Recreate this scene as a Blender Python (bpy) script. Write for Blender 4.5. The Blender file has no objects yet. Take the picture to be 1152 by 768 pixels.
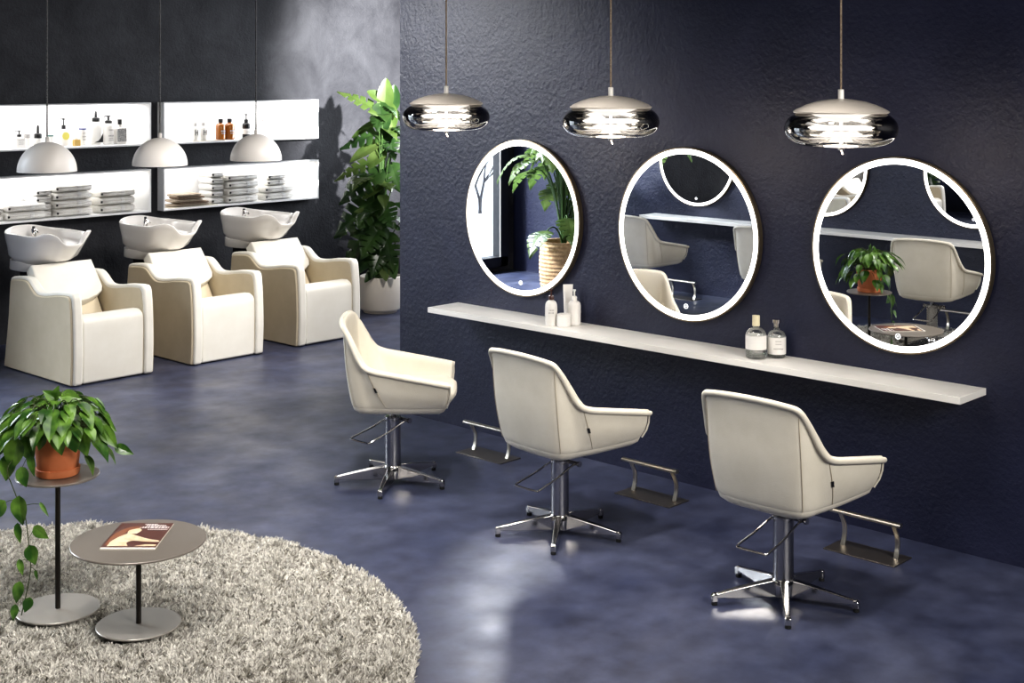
import bpy, bmesh, math, random
from mathutils import Vector, Matrix, noise
R = math.radians
C = bpy.context.scene.collection
rnd = random.Random(7)

# ------------------------------------------------------------------ helpers
class MB:
    """collects verts and faces, builds ONE mesh object"""
    def __init__(s): s.v = []; s.f = []
    def add(s, vs, fs, M=None):
        o = len(s.v)
        for p in vs:
            p = Vector(p)
            if M is not None: p = M @ p
            s.v.append(p)
        s.f += [tuple(i + o for i in f) for f in fs]
        return s
    def box(s, x0, x1, y0, y1, z0, z1, M=None):
        vs = [(x, y, z) for z in (z0, z1) for y in (y0, y1) for x in (x0, x1)]
        return s.add(vs, [(0,2,3,1), (4,5,7,6), (0,1,5,4), (1,3,7,5), (3,2,6,7), (2,0,4,6)], M)
    def lathe(s, prof, n=40, c=(0,0,0), M=None, sx=1, sy=1):
        vs, fs = [], []
        m = len(prof)
        for r, z in prof:
            for k in range(n):
                a = 2*math.pi*k/n
                vs.append((c[0]+r*sx*math.cos(a), c[1]+r*sy*math.sin(a), c[2]+z))
        for i in range(m-1):
            for k in range(n):
                k2 = (k+1) % n
                fs.append((i*n+k, i*n+k2, (i+1)*n+k2, (i+1)*n+k))
        if prof[0][0] > 1e-6: fs.append(tuple(reversed(range(n))))
        if prof[-1][0] > 1e-6: fs.append(tuple((m-1)*n+k for k in range(n)))
        return s.add(vs, fs, M)
    def tube(s, pts, r, n=8, closed=False, M=None):
        pts = [Vector(p) for p in pts]; m = len(pts)
        rs = r if isinstance(r, (list, tuple)) else [r]*m
        vs, fs = [], []
        up = None
        for i, p in enumerate(pts):
            if closed: t = pts[(i+1) % m] - pts[(i-1) % m]
            else: t = pts[min(i+1, m-1)] - pts[max(i-1, 0)]
            t.normalize()
            if up is None:
                up = Vector((0,0,1)) if abs(t.z) < .9 else Vector((1,0,0))
            a = up - t*up.dot(t)
            if a.length < 1e-5: a = Vector((1,0,0)) - t*t.x
            a.normalize(); b = t.cross(a); up = a
            for k in range(n):
                q = 2*math.pi*k/n
                vs.append(p + (a*math.cos(q) + b*math.sin(q))*rs[i])
        for i in range(m if closed else m-1):
            j = (i+1) % m
            for k in range(n):
                k2 = (k+1) % n
                fs.append((i*n+k, i*n+k2, j*n+k2, j*n+k))
        if not closed:
            fs.append(tuple(reversed(range(n)))); fs.append(tuple((m-1)*n+k for k in range(n)))
        return s.add(vs, fs, M)
    def rings(s, rs, cap0=True, cap1=True, closed=True, M=None):
        n = len(rs[0]); vs = [p for r in rs for p in r]; fs = []
        for i in range(len(rs)-1):
            for k in range(n if closed else n-1):
                k2 = (k+1) % n
                fs.append((i*n+k, i*n+k2, (i+1)*n+k2, (i+1)*n+k))
        if cap0: fs.append(tuple(reversed(range(n))))
        if cap1: fs.append(tuple((len(rs)-1)*n+k for k in range(n)))
        return s.add(vs, fs, M)
    def prism(s, poly, d0, d1, axis='x', M=None):
        """poly in the plane normal to axis, extruded from d0 to d1"""
        def P(a, b, d):
            return {'x': (d, a, b), 'y': (a, d, b), 'z': (a, b, d)}[axis]
        r0 = [P(a, b, d0) for a, b in poly]; r1 = [P(a, b, d1) for a, b in poly]
        return s.rings([r0, r1], M=M)
    def build(s, name, mat, parent=None, loc=None, bevel=0, seg=2, smooth=35, subsurf=0, solid=0, offset=-1, dedupe=0):
        me = bpy.data.meshes.new(name)
        bm = bmesh.new()
        vv = [bm.verts.new(p) for p in s.v]
        for f in s.f:
            try: bm.faces.new([vv[i] for i in f])
            except ValueError: pass
        if dedupe: bmesh.ops.remove_doubles(bm, verts=bm.verts[:], dist=dedupe)
        bmesh.ops.recalc_face_normals(bm, faces=bm.faces[:])
        bm.to_mesh(me); bm.free()
        if smooth:
            for p in me.polygons: p.use_smooth = True
            try: me.set_sharp_from_angle(angle=R(smooth))
            except Exception: pass
        me.materials.append(mat)
        o = bpy.data.objects.new(name, me); C.objects.link(o)
        if parent: o.parent = parent
        if loc: o.location = loc
        if solid:
            m = o.modifiers.new('solid', 'SOLIDIFY'); m.thickness = solid; m.offset = offset
        if bevel:
            m = o.modifiers.new('bevel', 'BEVEL'); m.width = bevel; m.segments = seg; m.limit_method = 'ANGLE'; m.angle_limit = R(40)
        if subsurf:
            m = o.modifiers.new('sub', 'SUBSURF'); m.levels = subsurf; m.render_levels = subsurf
        return o

def thing(name, label, cat, loc=(0,0,0), rz=0, group=None):
    o = bpy.data.objects.new(name, None); C.objects.link(o)
    o.location = loc; o.rotation_euler = (0,0,rz); o.empty_display_size = .1
    return tag(o, label, cat, group)
def tag(o, label, cat, group=None):
    o['label'] = label; o['category'] = cat
    if group: o['group'] = group
    return o
def struct(o): o['kind'] = 'structure'; return o
def copy_tree(src, loc=None, rz=None, label=None, group=None, parent=None):
    c = src.copy(); C.objects.link(c)
    if parent: c.parent = parent
    if loc is not None: c.location = loc
    if rz is not None: c.rotation_euler = (0,0,rz)
    if label: c['label'] = label
    if group: c['group'] = group
    for ch in list(src.children): copy_tree(ch, parent=c)
    return c

# ------------------------------------------------------------------ materials
def mat(name, col, rough=.5, metal=0, noise_amt=0, scale=8, bump=0, bscale=60, col2=None, sheen=0, emit=0, ecol=None, spec=.5, detail=4, rvar=0, trans=0, coat=0):
    m = bpy.data.materials.new(name); m.use_nodes = True
    nt = m.node_tree; b = nt.nodes['Principled BSDF']
    b.inputs['Base Color'].default_value = (*col, 1)
    b.inputs['Roughness'].default_value = rough
    b.inputs['Metallic'].default_value = metal
    b.inputs['Specular IOR Level'].default_value = spec
    if sheen: b.inputs['Sheen Weight'].default_value = sheen
    if coat: b.inputs['Coat Weight'].default_value = coat
    if trans: b.inputs['Transmission Weight'].default_value = trans
    if emit:
        b.inputs['Emission Color'].default_value = (*(ecol or col), 1); b.inputs['Emission Strength'].default_value = emit
    tc = nt.nodes.new('ShaderNodeTexCoord')
    if col2 or rvar:
        n = nt.nodes.new('ShaderNodeTexNoise'); n.inputs['Scale'].default_value = scale; n.inputs['Detail'].default_value = detail
        n.inputs['Roughness'].default_value = .62
        nt.links.new(tc.outputs['Object'], n.inputs['Vector'])
        if col2:
            r = nt.nodes.new('ShaderNodeValToRGB'); r.color_ramp.elements[0].color = (*col, 1); r.color_ramp.elements[1].color = (*col2, 1)
            r.color_ramp.elements[0].position = .35; r.color_ramp.elements[1].position = .68
            nt.links.new(n.outputs['Fac'], r.inputs['Fac']); nt.links.new(r.outputs['Color'], b.inputs['Base Color'])
        if rvar:
            q = nt.nodes.new('ShaderNodeMapRange'); q.inputs['From Min'].default_value = .3; q.inputs['From Max'].default_value = .7
            q.inputs['To Min'].default_value = max(.03, rough-rvar); q.inputs['To Max'].default_value = rough+rvar
            nt.links.new(n.outputs['Fac'], q.inputs['Value']); nt.links.new(q.outputs['Result'], b.inputs['Roughness'])
    if bump:
        n2 = nt.nodes.new('ShaderNodeTexNoise'); n2.inputs['Scale'].default_value = bscale; n2.inputs['Detail'].default_value = 5
        nt.links.new(tc.outputs['Object'], n2.inputs['Vector'])
        bp = nt.nodes.new('ShaderNodeBump'); bp.inputs['Strength'].default_value = bump; bp.inputs['Distance'].default_value = .01
        nt.links.new(n2.outputs['Fac'], bp.inputs['Height']); nt.links.new(bp.outputs['Normal'], b.inputs['Normal'])
    return m

def thin_glass(name, tint, gloss=.12, edge=.5):
    m = bpy.data.materials.new(name); m.use_nodes = True
    nt = m.node_tree; nt.nodes.clear()
    out = nt.nodes.new('ShaderNodeOutputMaterial'); t = nt.nodes.new('ShaderNodeBsdfTransparent'); g = nt.nodes.new('ShaderNodeBsdfGlossy')
    t.inputs['Color'].default_value = (*tint, 1); g.inputs['Roughness'].default_value = .03; g.inputs['Color'].default_value = (.9,.9,.9,1)
    lw = nt.nodes.new('ShaderNodeLayerWeight'); lw.inputs['Blend'].default_value = edge
    mr = nt.nodes.new('ShaderNodeMapRange'); mr.inputs['To Min'].default_value = gloss*.5; mr.inputs['To Max'].default_value = min(1, gloss*5)
    nt.links.new(lw.outputs['Fresnel'], mr.inputs['Value'])
    mx = nt.nodes.new('ShaderNodeMixShader')
    nt.links.new(mr.outputs['Result'], mx.inputs['Fac']); nt.links.new(t.outputs[0], mx.inputs[1]); nt.links.new(g.outputs[0], mx.inputs[2])
    nt.links.new(mx.outputs[0], out.inputs['Surface'])
    return m

def floor_mat():
    m = mat('polished blue concrete', (.052,.056,.105), rough=.3, spec=.6)
    nt = m.node_tree; b = nt.nodes['Principled BSDF']; L = nt.links
    tc = nt.nodes.new('ShaderNodeTexCoord')
    def nz(scale, detail, dist=0, rough=.6):
        n = nt.nodes.new('ShaderNodeTexNoise'); n.inputs['Scale'].default_value = scale; n.inputs['Detail'].default_value = detail
        n.inputs['Distortion'].default_value = dist; n.inputs['Roughness'].default_value = rough
        L.new(tc.outputs['Object'], n.inputs['Vector']); return n
    big = nz(1.5, 6, .0, .6); fine = nz(7, 5, .0, .6)
    r = nt.nodes.new('ShaderNodeValToRGB'); e = r.color_ramp.elements
    e[0].position = .33; e[0].color = (.028,.034,.070,1); e[1].position = .7; e[1].color = (.062,.070,.118,1)
    L.new(big.outputs['Fac'], r.inputs['Fac'])
    r2 = nt.nodes.new('ShaderNodeValToRGB'); e = r2.color_ramp.elements
    e[0].position = .3; e[0].color = (.55,.55,.58,1); e[1].position = .72; e[1].color = (1.3,1.3,1.26,1)
    L.new(fine.outputs['Fac'], r2.inputs['Fac'])
    mx = nt.nodes.new('ShaderNodeMixRGB'); mx.blend_type = 'MULTIPLY'; mx.inputs['Fac'].default_value = 1
    L.new(r.outputs['Color'], mx.inputs[1]); L.new(r2.outputs['Color'], mx.inputs[2]); L.new(mx.outputs[0], b.inputs['Base Color'])
    q = nt.nodes.new('ShaderNodeMapRange'); q.inputs['From Min'].default_value = .3; q.inputs['From Max'].default_value = .7
    q.inputs['To Min'].default_value = .29; q.inputs['To Max'].default_value = .50
    md = nz(2.6, 5, .0, .55); L.new(md.outputs['Fac'], q.inputs['Value']); L.new(q.outputs['Result'], b.inputs['Roughness'])
    bp = nt.nodes.new('ShaderNodeBump'); bp.inputs['Strength'].default_value = .03; bp.inputs['Distance'].default_value = .003
    L.new(md.outputs['Fac'], bp.inputs['Height']); L.new(bp.outputs['Normal'], b.inputs['Normal'])
    return m

def wall_mat(name, c0, c1, rough=.5, big=1.1, bstr=.35, patch=False):
    m = mat(name, c0, rough=rough, spec=.5)
    nt = m.node_tree; b = nt.nodes['Principled BSDF']; L = nt.links
    tc = nt.nodes.new('ShaderNodeTexCoord')
    def nz(scale, detail, rough=.6, dist=0):
        n = nt.nodes.new('ShaderNodeTexNoise'); n.inputs['Scale'].default_value = scale; n.inputs['Detail'].default_value = detail
        n.inputs['Roughness'].default_value = rough; n.inputs['Distortion'].default_value = dist
        L.new(tc.outputs['Object'], n.inputs['Vector']); return n
    a = nz(big, 9, .66, .4)
    r = nt.nodes.new('ShaderNodeValToRGB'); e = r.color_ramp.elements
    e[0].position = .34; e[0].color = (*c0, 1); e[1].position = .68; e[1].color = (*c1, 1)
    L.new(a.outputs['Fac'], r.inputs['Fac']); L.new(r.outputs['Color'], b.inputs['Base Color'])
    f1 = nz(38, 4, .6); f2 = nz(5, 8, .7)
    ad = nt.nodes.new('ShaderNodeMath'); ad.operation = 'ADD'
    ml = nt.nodes.new('ShaderNodeMath'); ml.operation = 'MULTIPLY'; ml.inputs[1].default_value = 1.6
    L.new(f2.outputs['Fac'], ml.inputs[0]); L.new(f1.outputs['Fac'], ad.inputs[0]); L.new(ml.outputs[0], ad.inputs[1])
    bp = nt.nodes.new('ShaderNodeBump'); bp.inputs['Strength'].default_value = bstr; bp.inputs['Distance'].default_value = .012
    L.new(ad.outputs[0], bp.inputs['Height']); L.new(bp.outputs['Normal'], b.inputs['Normal'])
    return m

def emis(name, col, s):
    m = bpy.data.materials.new(name); m.use_nodes = True
    nt = m.node_tree; nt.nodes.clear()
    out = nt.nodes.new('ShaderNodeOutputMaterial'); e = nt.nodes.new('ShaderNodeEmission')
    e.inputs['Color'].default_value = (*col, 1); e.inputs['Strength'].default_value = s
    nt.links.new(e.outputs[0], out.inputs['Surface']); return m

def leaf_mat(name, c0, c1, scale=6, trans=.35):
    m = bpy.data.materials.new(name); m.use_nodes = True
    nt = m.node_tree; L = nt.links; b = nt.nodes['Principled BSDF']; out = nt.nodes['Material Output']
    b.inputs['Roughness'].default_value = .32; b.inputs['Specular IOR Level'].default_value = .6
    tc = nt.nodes.new('ShaderNodeTexCoord'); n = nt.nodes.new('ShaderNodeTexNoise'); n.inputs['Scale'].default_value = scale; n.inputs['Detail'].default_value = 2
    L.new(tc.outputs['Object'], n.inputs['Vector'])
    r = nt.nodes.new('ShaderNodeValToRGB'); e = r.color_ramp.elements
    e[0].position = .38; e[0].color = (*c0, 1); e[1].position = .66; e[1].color = (*c1, 1)
    L.new(n.outputs['Fac'], r.inputs['Fac']); L.new(r.outputs['Color'], b.inputs['Base Color'])
    t = nt.nodes.new('ShaderNodeBsdfTranslucent'); mx = nt.nodes.new('ShaderNodeMixShader'); mx.inputs['Fac'].default_value = trans
    L.new(r.outputs['Color'], t.inputs['Color'])
    L.new(b.outputs[0], mx.inputs[1]); L.new(t.outputs[0], mx.inputs[2]); L.new(mx.outputs[0], out.inputs['Surface'])
    return m

M_floor = floor_mat()
M_wall = wall_mat('navy plaster', (.009,.011,.031), (.021,.024,.055), rough=.42)
M_wallb = wall_mat('dark plaster back', (.008,.0085,.013), (.037,.038,.045), rough=.7, big=2.2, bstr=.4)
M_ceil = mat('ceiling paint', (.05,.05,.06), rough=.8)
M_leather = mat('cream leather', (.64,.595,.50), rough=.5, col2=(.70,.655,.56), scale=5, bump=.08, bscale=180, spec=.35)
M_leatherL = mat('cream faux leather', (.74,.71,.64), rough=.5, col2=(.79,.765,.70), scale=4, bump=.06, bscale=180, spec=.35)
M_leatherT = mat('shaded tan faux leather', (.56,.485,.355), rough=.52, col2=(.62,.54,.41), scale=4, bump=.06, bscale=180, spec=.35)  # tan panels, tone deepened to carry the shade on these faces
M_seam = mat('seam thread', (.42,.36,.27), rough=.8)
M_chrome = mat('polished chrome', (.62,.60,.58), rough=.12, metal=1)
M_chromeb = mat('brushed column steel', (.42,.41,.41), rough=.25, metal=1)
M_steel = mat('brushed champagne steel', (.62,.58,.50), rough=.28, metal=1)
M_plate = mat('dark steel plate', (.20,.18,.16), rough=.33, metal=.9)
M_black = mat('black plastic', (.012,.012,.014), rough=.35)
M_rubber = mat('black rubber', (.01,.01,.01), rough=.8)
M_white = mat('white lacquer', (.82,.80,.76), rough=.32)
M_ceramic = mat('glazed ceramic', (.83,.80,.77), rough=.14, coat=.5)
M_bowlin = mat('niche white', (.88,.88,.88), rough=.6)
M_lamp = mat('lamp shade lacquer', (.74,.70,.66), rough=.45)
M_cap = mat('pendant cap lacquer', (.60,.55,.49), rough=.35, metal=.3)
M_bronze = mat('mirror frame bronze', (.20,.16,.11), rough=.35, metal=.8)
M_mirror = mat('mirror silver', (.93,.94,.96), rough=.0, metal=1)
M_ring = emis('led ring', (1,.97,.93), 3.4)
M_icon = emis('touch icon', (1,1,1), 1.5)
M_led = emis('led strip', (1,.98,.96), 5)
M_glow = emis('pendant light disc', (1,.95,.88), 6)
M_glow2 = emis('pendant reflector glow', (1,.95,.88), 2.2)
M_smoke = thin_glass('smoked glass', (.46,.45,.44), gloss=.22, edge=.5)
M_smoke2 = thin_glass('inner tube glass', (.78,.77,.75), gloss=.12, edge=.4)
M_clear = thin_glass('clear glass', (.90,.92,.91), gloss=.16, edge=.35)
M_pane = thin_glass('window glass', (.95,.97,.98), gloss=.06)
M_cord = mat('braided cord', (.16,.11,.07), rough=.8, col2=(.45,.36,.26), scale=220, detail=1)
M_cordd = mat('dark braided cord', (.03,.03,.03), rough=.8, col2=(.30,.29,.28), scale=200, detail=1)
M_taupe = mat('taupe metal top', (.20,.175,.15), rough=.32, metal=.2)
M_taupeb = mat('taupe metal base', (.36,.335,.30), rough=.3, metal=.2)
M_pole = mat('dark bronze pole', (.022,.018,.015), rough=.35, metal=.4)
M_terra = mat('terracotta', (.70,.22,.09), rough=.6, col2=(.76,.27,.12), scale=8)
M_planter = mat('cream planter', (.80,.74,.66), rough=.4)
M_soil = mat('potting soil', (.02,.014,.01), rough=.95, bump=.8, bscale=90)
M_mon = leaf_mat('monstera leaf', (.016,.042,.012), (.055,.110,.030), 5, .35)
M_monl = leaf_mat('monstera young leaf', (.060,.105,.025), (.115,.165,.050), 5, .4)
M_stem = mat('plant stem', (.045,.10,.02), rough=.5)
M_vine = mat('vine stem', (.05,.07,.02), rough=.5)
M_pot = leaf_mat('pothos leaf', (.022,.075,.010), (.15,.28,.045), 16, .2)
M_towelg = mat('grey towel', (.76,.74,.70), rough=.95, bump=.3, bscale=260, col2=(.86,.84,.80), scale=120)
M_towelw = mat('white towel', (.85,.84,.82), rough=.95, bump=.8, bscale=260)
M_clothb = mat('beige linen', (.36,.29,.22), rough=.95, col2=(.46,.39,.31), scale=60, bump=.5, bscale=200)
M_clothd = mat('brown linen', (.20,.14,.10), rough=.95, col2=(.34,.26,.19), scale=80, bump=.5, bscale=200)
M_amber = mat('amber glass', (.30,.095,.010), rough=.08, spec=.7, coat=.5, emit=.03, ecol=(.6,.22,.02))  # faint glow put into the glass colour, no lamp inside
M_lotion = mat('lotion bottle', (.84,.82,.79), rough=.3)
M_label = mat('paper label', (.80,.78,.75), rough=.6)
M_ink = mat('printed ink', (.10,.10,.10), rough=.6)
M_inkl = mat('light grey ink', (.45,.43,.42), rough=.6)
M_cream = mat('ivory stopper', (.80,.72,.50), rough=.5)
M_brownp = mat('dark brown pump', (.06,.02,.015), rough=.3)
M_yellow = mat('yellow label', (.75,.68,.16), rough=.5)
M_gold = mat('golden liquid jar', (.62,.42,.14), rough=.25)
M_blue = mat('blue band', (.02,.05,.28), rough=.4)
M_speckle = mat('black and white patterned label', (.01,.01,.01), rough=.5, col2=(.75,.75,.75), scale=260, detail=2)
M_basket = mat('woven seagrass', (.42,.25,.12), rough=.8, col2=(.62,.42,.24), scale=30, bump=.6, bscale=40)
M_trunk = mat('bare bark', (.05,.045,.04), rough=.9)
M_snow = mat('snow', (.85,.87,.9), rough=.8)
M_cover = mat('magazine cover', (.10,.035,.025), rough=.3)
M_page = mat('magazine pages', (.80,.77,.70), rough=.6)
M_skin = mat('printed skin tone', (.72,.50,.30), rough=.35, col2=(.86,.72,.52), scale=30)
M_skind = mat('printed shadow tone', (.24,.09,.04), rough=.35)

# ------------------------------------------------------------------ calibrated camera
TH = .7615; HC = 2.2; FPX = 1561.1
cam = bpy.data.objects.new('camera', bpy.data.cameras.new('camera')); C.objects.link(cam)
cam.location = (0,0,HC); cam.rotation_euler = (R(90), 0, TH - R(90))
cam.data.sensor_width = 36; cam.data.lens = 36*FPX/1152; cam.data.shift_y = -(384-83.45)/1152
cam.data.clip_start = .05
bpy.context.scene.camera = cam
FW = Vector((math.cos(TH), math.sin(TH), 0)); RT = Vector((math.sin(TH), -math.cos(TH), 0)); UP = Vector((0,0,1))

XW, YB, XO = 6.05, 10.79, .70      # salon wall, back wall, opposite wall
CEIL = 3.3

# ------------------------------------------------------------------ setting
def shell(name, boxes, m, nm=35):
    mb = MB()
    for b in boxes: mb.box(*b)
    return struct(mb.build(name, m, smooth=0))
shell('floor', [(-1.5, 10.5, -1.5, 11.2, -.12, 0)], M_floor)
shell('ceiling', [(-1.5, 10.5, -1.5, 11.2, CEIL, CEIL+.12)], M_ceil)
shell('wall_right', [(XW, XW+.2, -1.4, 6.777, 0, CEIL)], M_wall)
shell('wall_left', [(XO-.15, XO, 1.7, YB, 0, CEIL)], M_wall)
shell('wall_front', [(-1.5, 10.5, -1.5, -1.4, 0, CEIL)], M_wall)
shell('wall_outer_left', [(-1.5, -1.4, -1.4, YB, 0, CEIL)], M_wall)
shell('wall_outer_right', [(10.4, 10.5, -1.4, YB, 0, CEIL)], M_wall)
NX = [(4.89, 6.6266), (6.7516, 8.4847)]; NZ = [(1.5761, 1.9525), (.9904, 1.3685)]
WIN = (.84, 3.5, .06, 2.95)
def back_wall():
    xs = sorted({-1.5, 10.5, WIN[0], WIN[1], *[a for p in NX for a in p]})
    zs = sorted({0, CEIL, WIN[2], WIN[3], *[a for p in NZ for a in p]})
    holes = [(x0, x1, z0, z1) for x0, x1 in NX for z0, z1 in NZ] + [WIN]
    mb = MB()
    for i in range(len(xs)-1):
        # merge vertical runs of solid cells
        run = None
        for j in range(len(zs)-1):
            cx, cz = (xs[i]+xs[i+1])/2, (zs[j]+zs[j+1])/2
            solid = not any(h[0] < cx < h[1] and h[2] < cz < h[3] for h in holes)
            if solid: run = [zs[j], zs[j+1]] if run is None else [run[0], zs[j+1]]
            if (not solid or j == len(zs)-2) and run is not None:
                mb.box(xs[i], xs[i+1], YB, YB+.12, run[0], run[1]); run = None
    return struct(mb.build('wall_back', M_wallb, smooth=0))
back_wall()
# window in the back wall, seen in the left mirror
wn = struct(MB().box(WIN[0], WIN[1], YB+.02, YB+.035, WIN[2], WIN[3]).build('window_1', M_pane, smooth=0))
fr = MB()
a, b, c_, d = WIN; t = .11
fr.box(a, a+t, YB-.05, YB+.08, c_, d).box(b-t, b, YB-.05, YB+.08, c_, d).box(a, b, YB-.05, YB+.08, c_, c_+t).box(a, b, YB-.05, YB+.08, d-t, d)
fr.box((a+b)/2-.03, (a+b)/2+.03, YB-.03, YB+.07, c_, d)
fr.build('window_frame', M_black, wn, smooth=0, bevel=.004)
ln = MB().box(a+t+.005, a+t+.022, YB-.056, YB-.05, c_+t, d-t); ln.build('window_gasket', M_white, wn, smooth=0)

# ------------------------------------------------------------------ wall niches (four lit boxes)
def niche(x0, x1, z0, z1, label):
    t = .013; y0, y1 = 10.69, 11.08
    root = thing('lit_wall_shelf', label, 'wall shelf', ((x0+x1)/2, y0, z0), group=None)
    w = (x1-x0)/2; h = z1-z0; dp = y1-y0
    mb = MB(); mb.box(-w, w, 0, dp, 0, t).box(-w, w, 0, dp, h-t, h).box(-w, -w+t, 0, dp, t, h-t).box(w-t, w, 0, dp, t, h-t)
    mb.build('shelf_case', M_bowlin, root, smooth=0)
    MB().box(-w+t, w-t, dp-t, dp, t, h-t).build('back_panel', M_bowlin, root, smooth=0)
    MB().box(-w+t+.01, w-t-.01, dp-.05, dp-.02, h-t-.008, h-t).build('light_strip', M_led, root, smooth=0)
    L = bpy.data.lights.new('niche_light', 'AREA'); L.shape = 'RECTANGLE'; L.size = 2*w-.1; L.size_y = .2; L.energy = 3.3; L.color = (1,.985,.96)
    o = bpy.data.objects.new('niche_light', L); C.objects.link(o); o.location = ((x0+x1)/2, y0+.17, z1-t-.012)
niche(*NX[0], *NZ[0], 'white lit wall shelf with dropper and pump bottles, upper of the left pair')
niche(*NX[0], *NZ[1], 'white lit wall shelf holding three stacks of grey towels, lower of the left pair')
niche(*NX[1], *NZ[0], 'white lit wall shelf with two amber bottles, upper of the right pair')
niche(*NX[1], *NZ[1], 'white lit wall shelf with beige cloths and towels, lower of the right pair')

# ------------------------------------------------------------------ bottles
def ptext(mb, w, z, h, r, n=7, seed=0):
    """small printed strokes standing for an illegible line of lettering, on the side at -y"""
    g = random.Random(seed); x = -w/2
    while x < w/2:
        l = g.uniform(.3, 1)*h*1.1
        mb.box(x, min(x+l, w/2), -r-.0006, -r+.002, z, z+h); x += l+h*.4
def bottle(name, label, loc, r, h, body_m, cap_m=None, cap='screw', cap_h=.03, rz=0, shoulder=.78, square=False,
           lab=None, cat='bottle', group=None, cap_r=None, nozzle=True, ink=None):
    root = thing(name, label, cat, loc, rz, group)
    bh = h - cap_h; sh = bh*shoulder; nr = r*.35 if cap_r is None else cap_r*.85
    if square:
        mb = MB()
        def ring(s, z): return [(s*r*math.copysign(abs(math.cos(q))**.35, math.cos(q)), s*r*.8*math.copysign(abs(math.sin(q))**.35, math.sin(q)), z) for q in [2*math.pi*(k+.5)/24 for k in range(24)]]
        mb.rings([ring(.96,0), ring(1,.004), ring(1,sh), ring(.9,sh+.006), ring(nr/r,sh+.010), ring(nr/r,bh)])
        mb.build('bottle_body', body_m, root)
    else:
        prof = [(r*.9,0), (r,.005), (r,sh)]
        for k in range(1, 7):
            q = k/6*math.pi/2
            prof.append((nr+(r-nr)*math.cos(q), sh+(bh-sh)*.75*math.sin(q)))
        prof.append((nr, bh))
        MB().lathe(prof, 28).build('bottle_body', body_m, root)
    cm = cap_m or M_black; cr = cap_r or r*.42
    if cap == 'screw':
        MB().lathe([(cr,bh-.004), (cr,h-.002), (cr*.93,h)], 24).build('cap', cm, root)
    elif cap == 'pump':
        mb = MB().lathe([(cr,bh-.006), (cr,bh+cap_h*.22), (cr*.85,bh+cap_h*.3), (cr*.3,bh+cap_h*.34), (cr*.3,bh+cap_h*.82), (cr*.62,bh+cap_h*.84), (cr*.55,h)], 20)
        mb.build('pump', cm, root)
        if nozzle: MB().tube([(0,0,h-.006), (-r*.7,0,h-.004), (-r*.95,0,h-.010)], cr*.16, 8).build('nozzle', cm, root)
    elif cap == 'dropper':
        MB().lathe([(cr,bh-.005), (cr,bh+cap_h*.28), (cr*.85,bh+cap_h*.33), (cr*.36,bh+cap_h*.38), (cr*.30,bh+cap_h*.88), (cr*.18,h)], 20).build('dropper', cm, root)
    if lab:
        lm, z0, z1 = lab
        if square: MB().box(-r*.86, r*.86, -r*.8-.0012, -r*.8+.001, z0, z1).build('label', lm, root, smooth=0)
        else: MB().lathe([(r+.0008,z0), (r+.0008,z1)], 28).build('label', lm, root)
    if ink:
        rr = r*.8+.0014 if square else r+.0012
        for z, w_, h_, sd in ink:
            mb = MB(); ptext(mb, w_, z, h_, rr, seed=sd); mb.build('lettering_line', M_inkl, root, smooth=0)
    return root

Z1 = NZ[0][0]+.0135
bottle('pump_bottle', 'short square clear bottle with black pump at far left of the upper shelf', (5.50,10.88,Z1), .043, .145, M_lotion, M_black, 'pump', .045, square=True, lab=(M_label,.02,.082), ink=[(.062,.05,.007,1),(.045,.04,.007,2),(.03,.045,.007,3)])
bottle('cosmetic_jar', 'small pale jar with grey lid behind the short square bottle', (5.60,10.94,Z1), .028, .11, M_lotion, M_inkl, 'screw', .03, cap_r=.024)
bottle('dropper_bottle', 'white dropper bottle with large black teat left of first dome lamp', (5.655,10.86,Z1), .036, .185, M_lotion, M_black, 'dropper', .105, cap_r=.031, shoulder=.85)
bottle('cosmetic_jar', 'tiny black capped vial beside the large dropper bottle', (5.725,10.84,Z1), .015, .085, M_lotion, M_black, 'screw', .03, cap_r=.013)
bottle('cosmetic_tube', 'small white tube with teal band behind the first dome lamp cord', (5.80,10.92,Z1), .024, .145, M_lotion, M_white, 'screw', .02, lab=(mat('teal band',(.02,.15,.14)),.085,.095))
bottle('pump_bottle', 'tall clear pump bottle with round yellow label right of first dome lamp', (5.925,10.93,Z1), .040, .235, M_lotion, M_black, 'pump', .085, cap_r=.017)
yl = MB().lathe([(.0,0), (.033,0), (.033,.002), (0,.002)], 28); 
r_ = [o for o in C.objects if o.get('label','').startswith('tall clear pump bottle')][0]
yo = yl.build('label', M_yellow, r_); yo.location = (0,-.0400,.085); yo.rotation_euler = (R(90),0,0)
bottle('cosmetic_jar', 'small golden square jar in front of the yellow labelled bottle', (5.995,10.84,Z1), .030, .075, M_gold, M_white, 'screw', .015, square=True, cap_r=.01)
bottle('cosmetic_tube', 'slim white tube with dark blue band between yellow bottle and droppers', (6.085,10.90,Z1), .030, .215, M_lotion, M_white, 'screw', .05, cap_r=.018, lab=(M_blue,.135,.146), ink=[(.10,.03,.008,4),(.07,.035,.008,5),(.045,.03,.01,6)])
bb = bottle('dropper_bottle', 'tall clear dropper bottle with black diagonal corner label', (6.222,10.92,Z1), .045, .290, M_lotion, M_black, 'dropper', .085, cap_r=.032)
mb = MB(); mb.add([(-.04,-.0462,.02), (.044,-.0462,.02), (.044,-.0462,.105), (.022,-.0462,.058), (0,-.0462,.036)], [(0,1,2,3,4)]); mb.build('label', M_black, bb, smooth=0)
bottle('pump_bottle', 'white pump bottle with black pump and grey lettering, beside patterned bottle', (6.320,10.88,Z1), .045, .250, M_lotion, M_black, 'pump', .06, cap_r=.030, ink=[(.12,.04,.012,7),(.07,.05,.012,8),(.05,.04,.006,9),(.035,.045,.006,10)])
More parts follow.
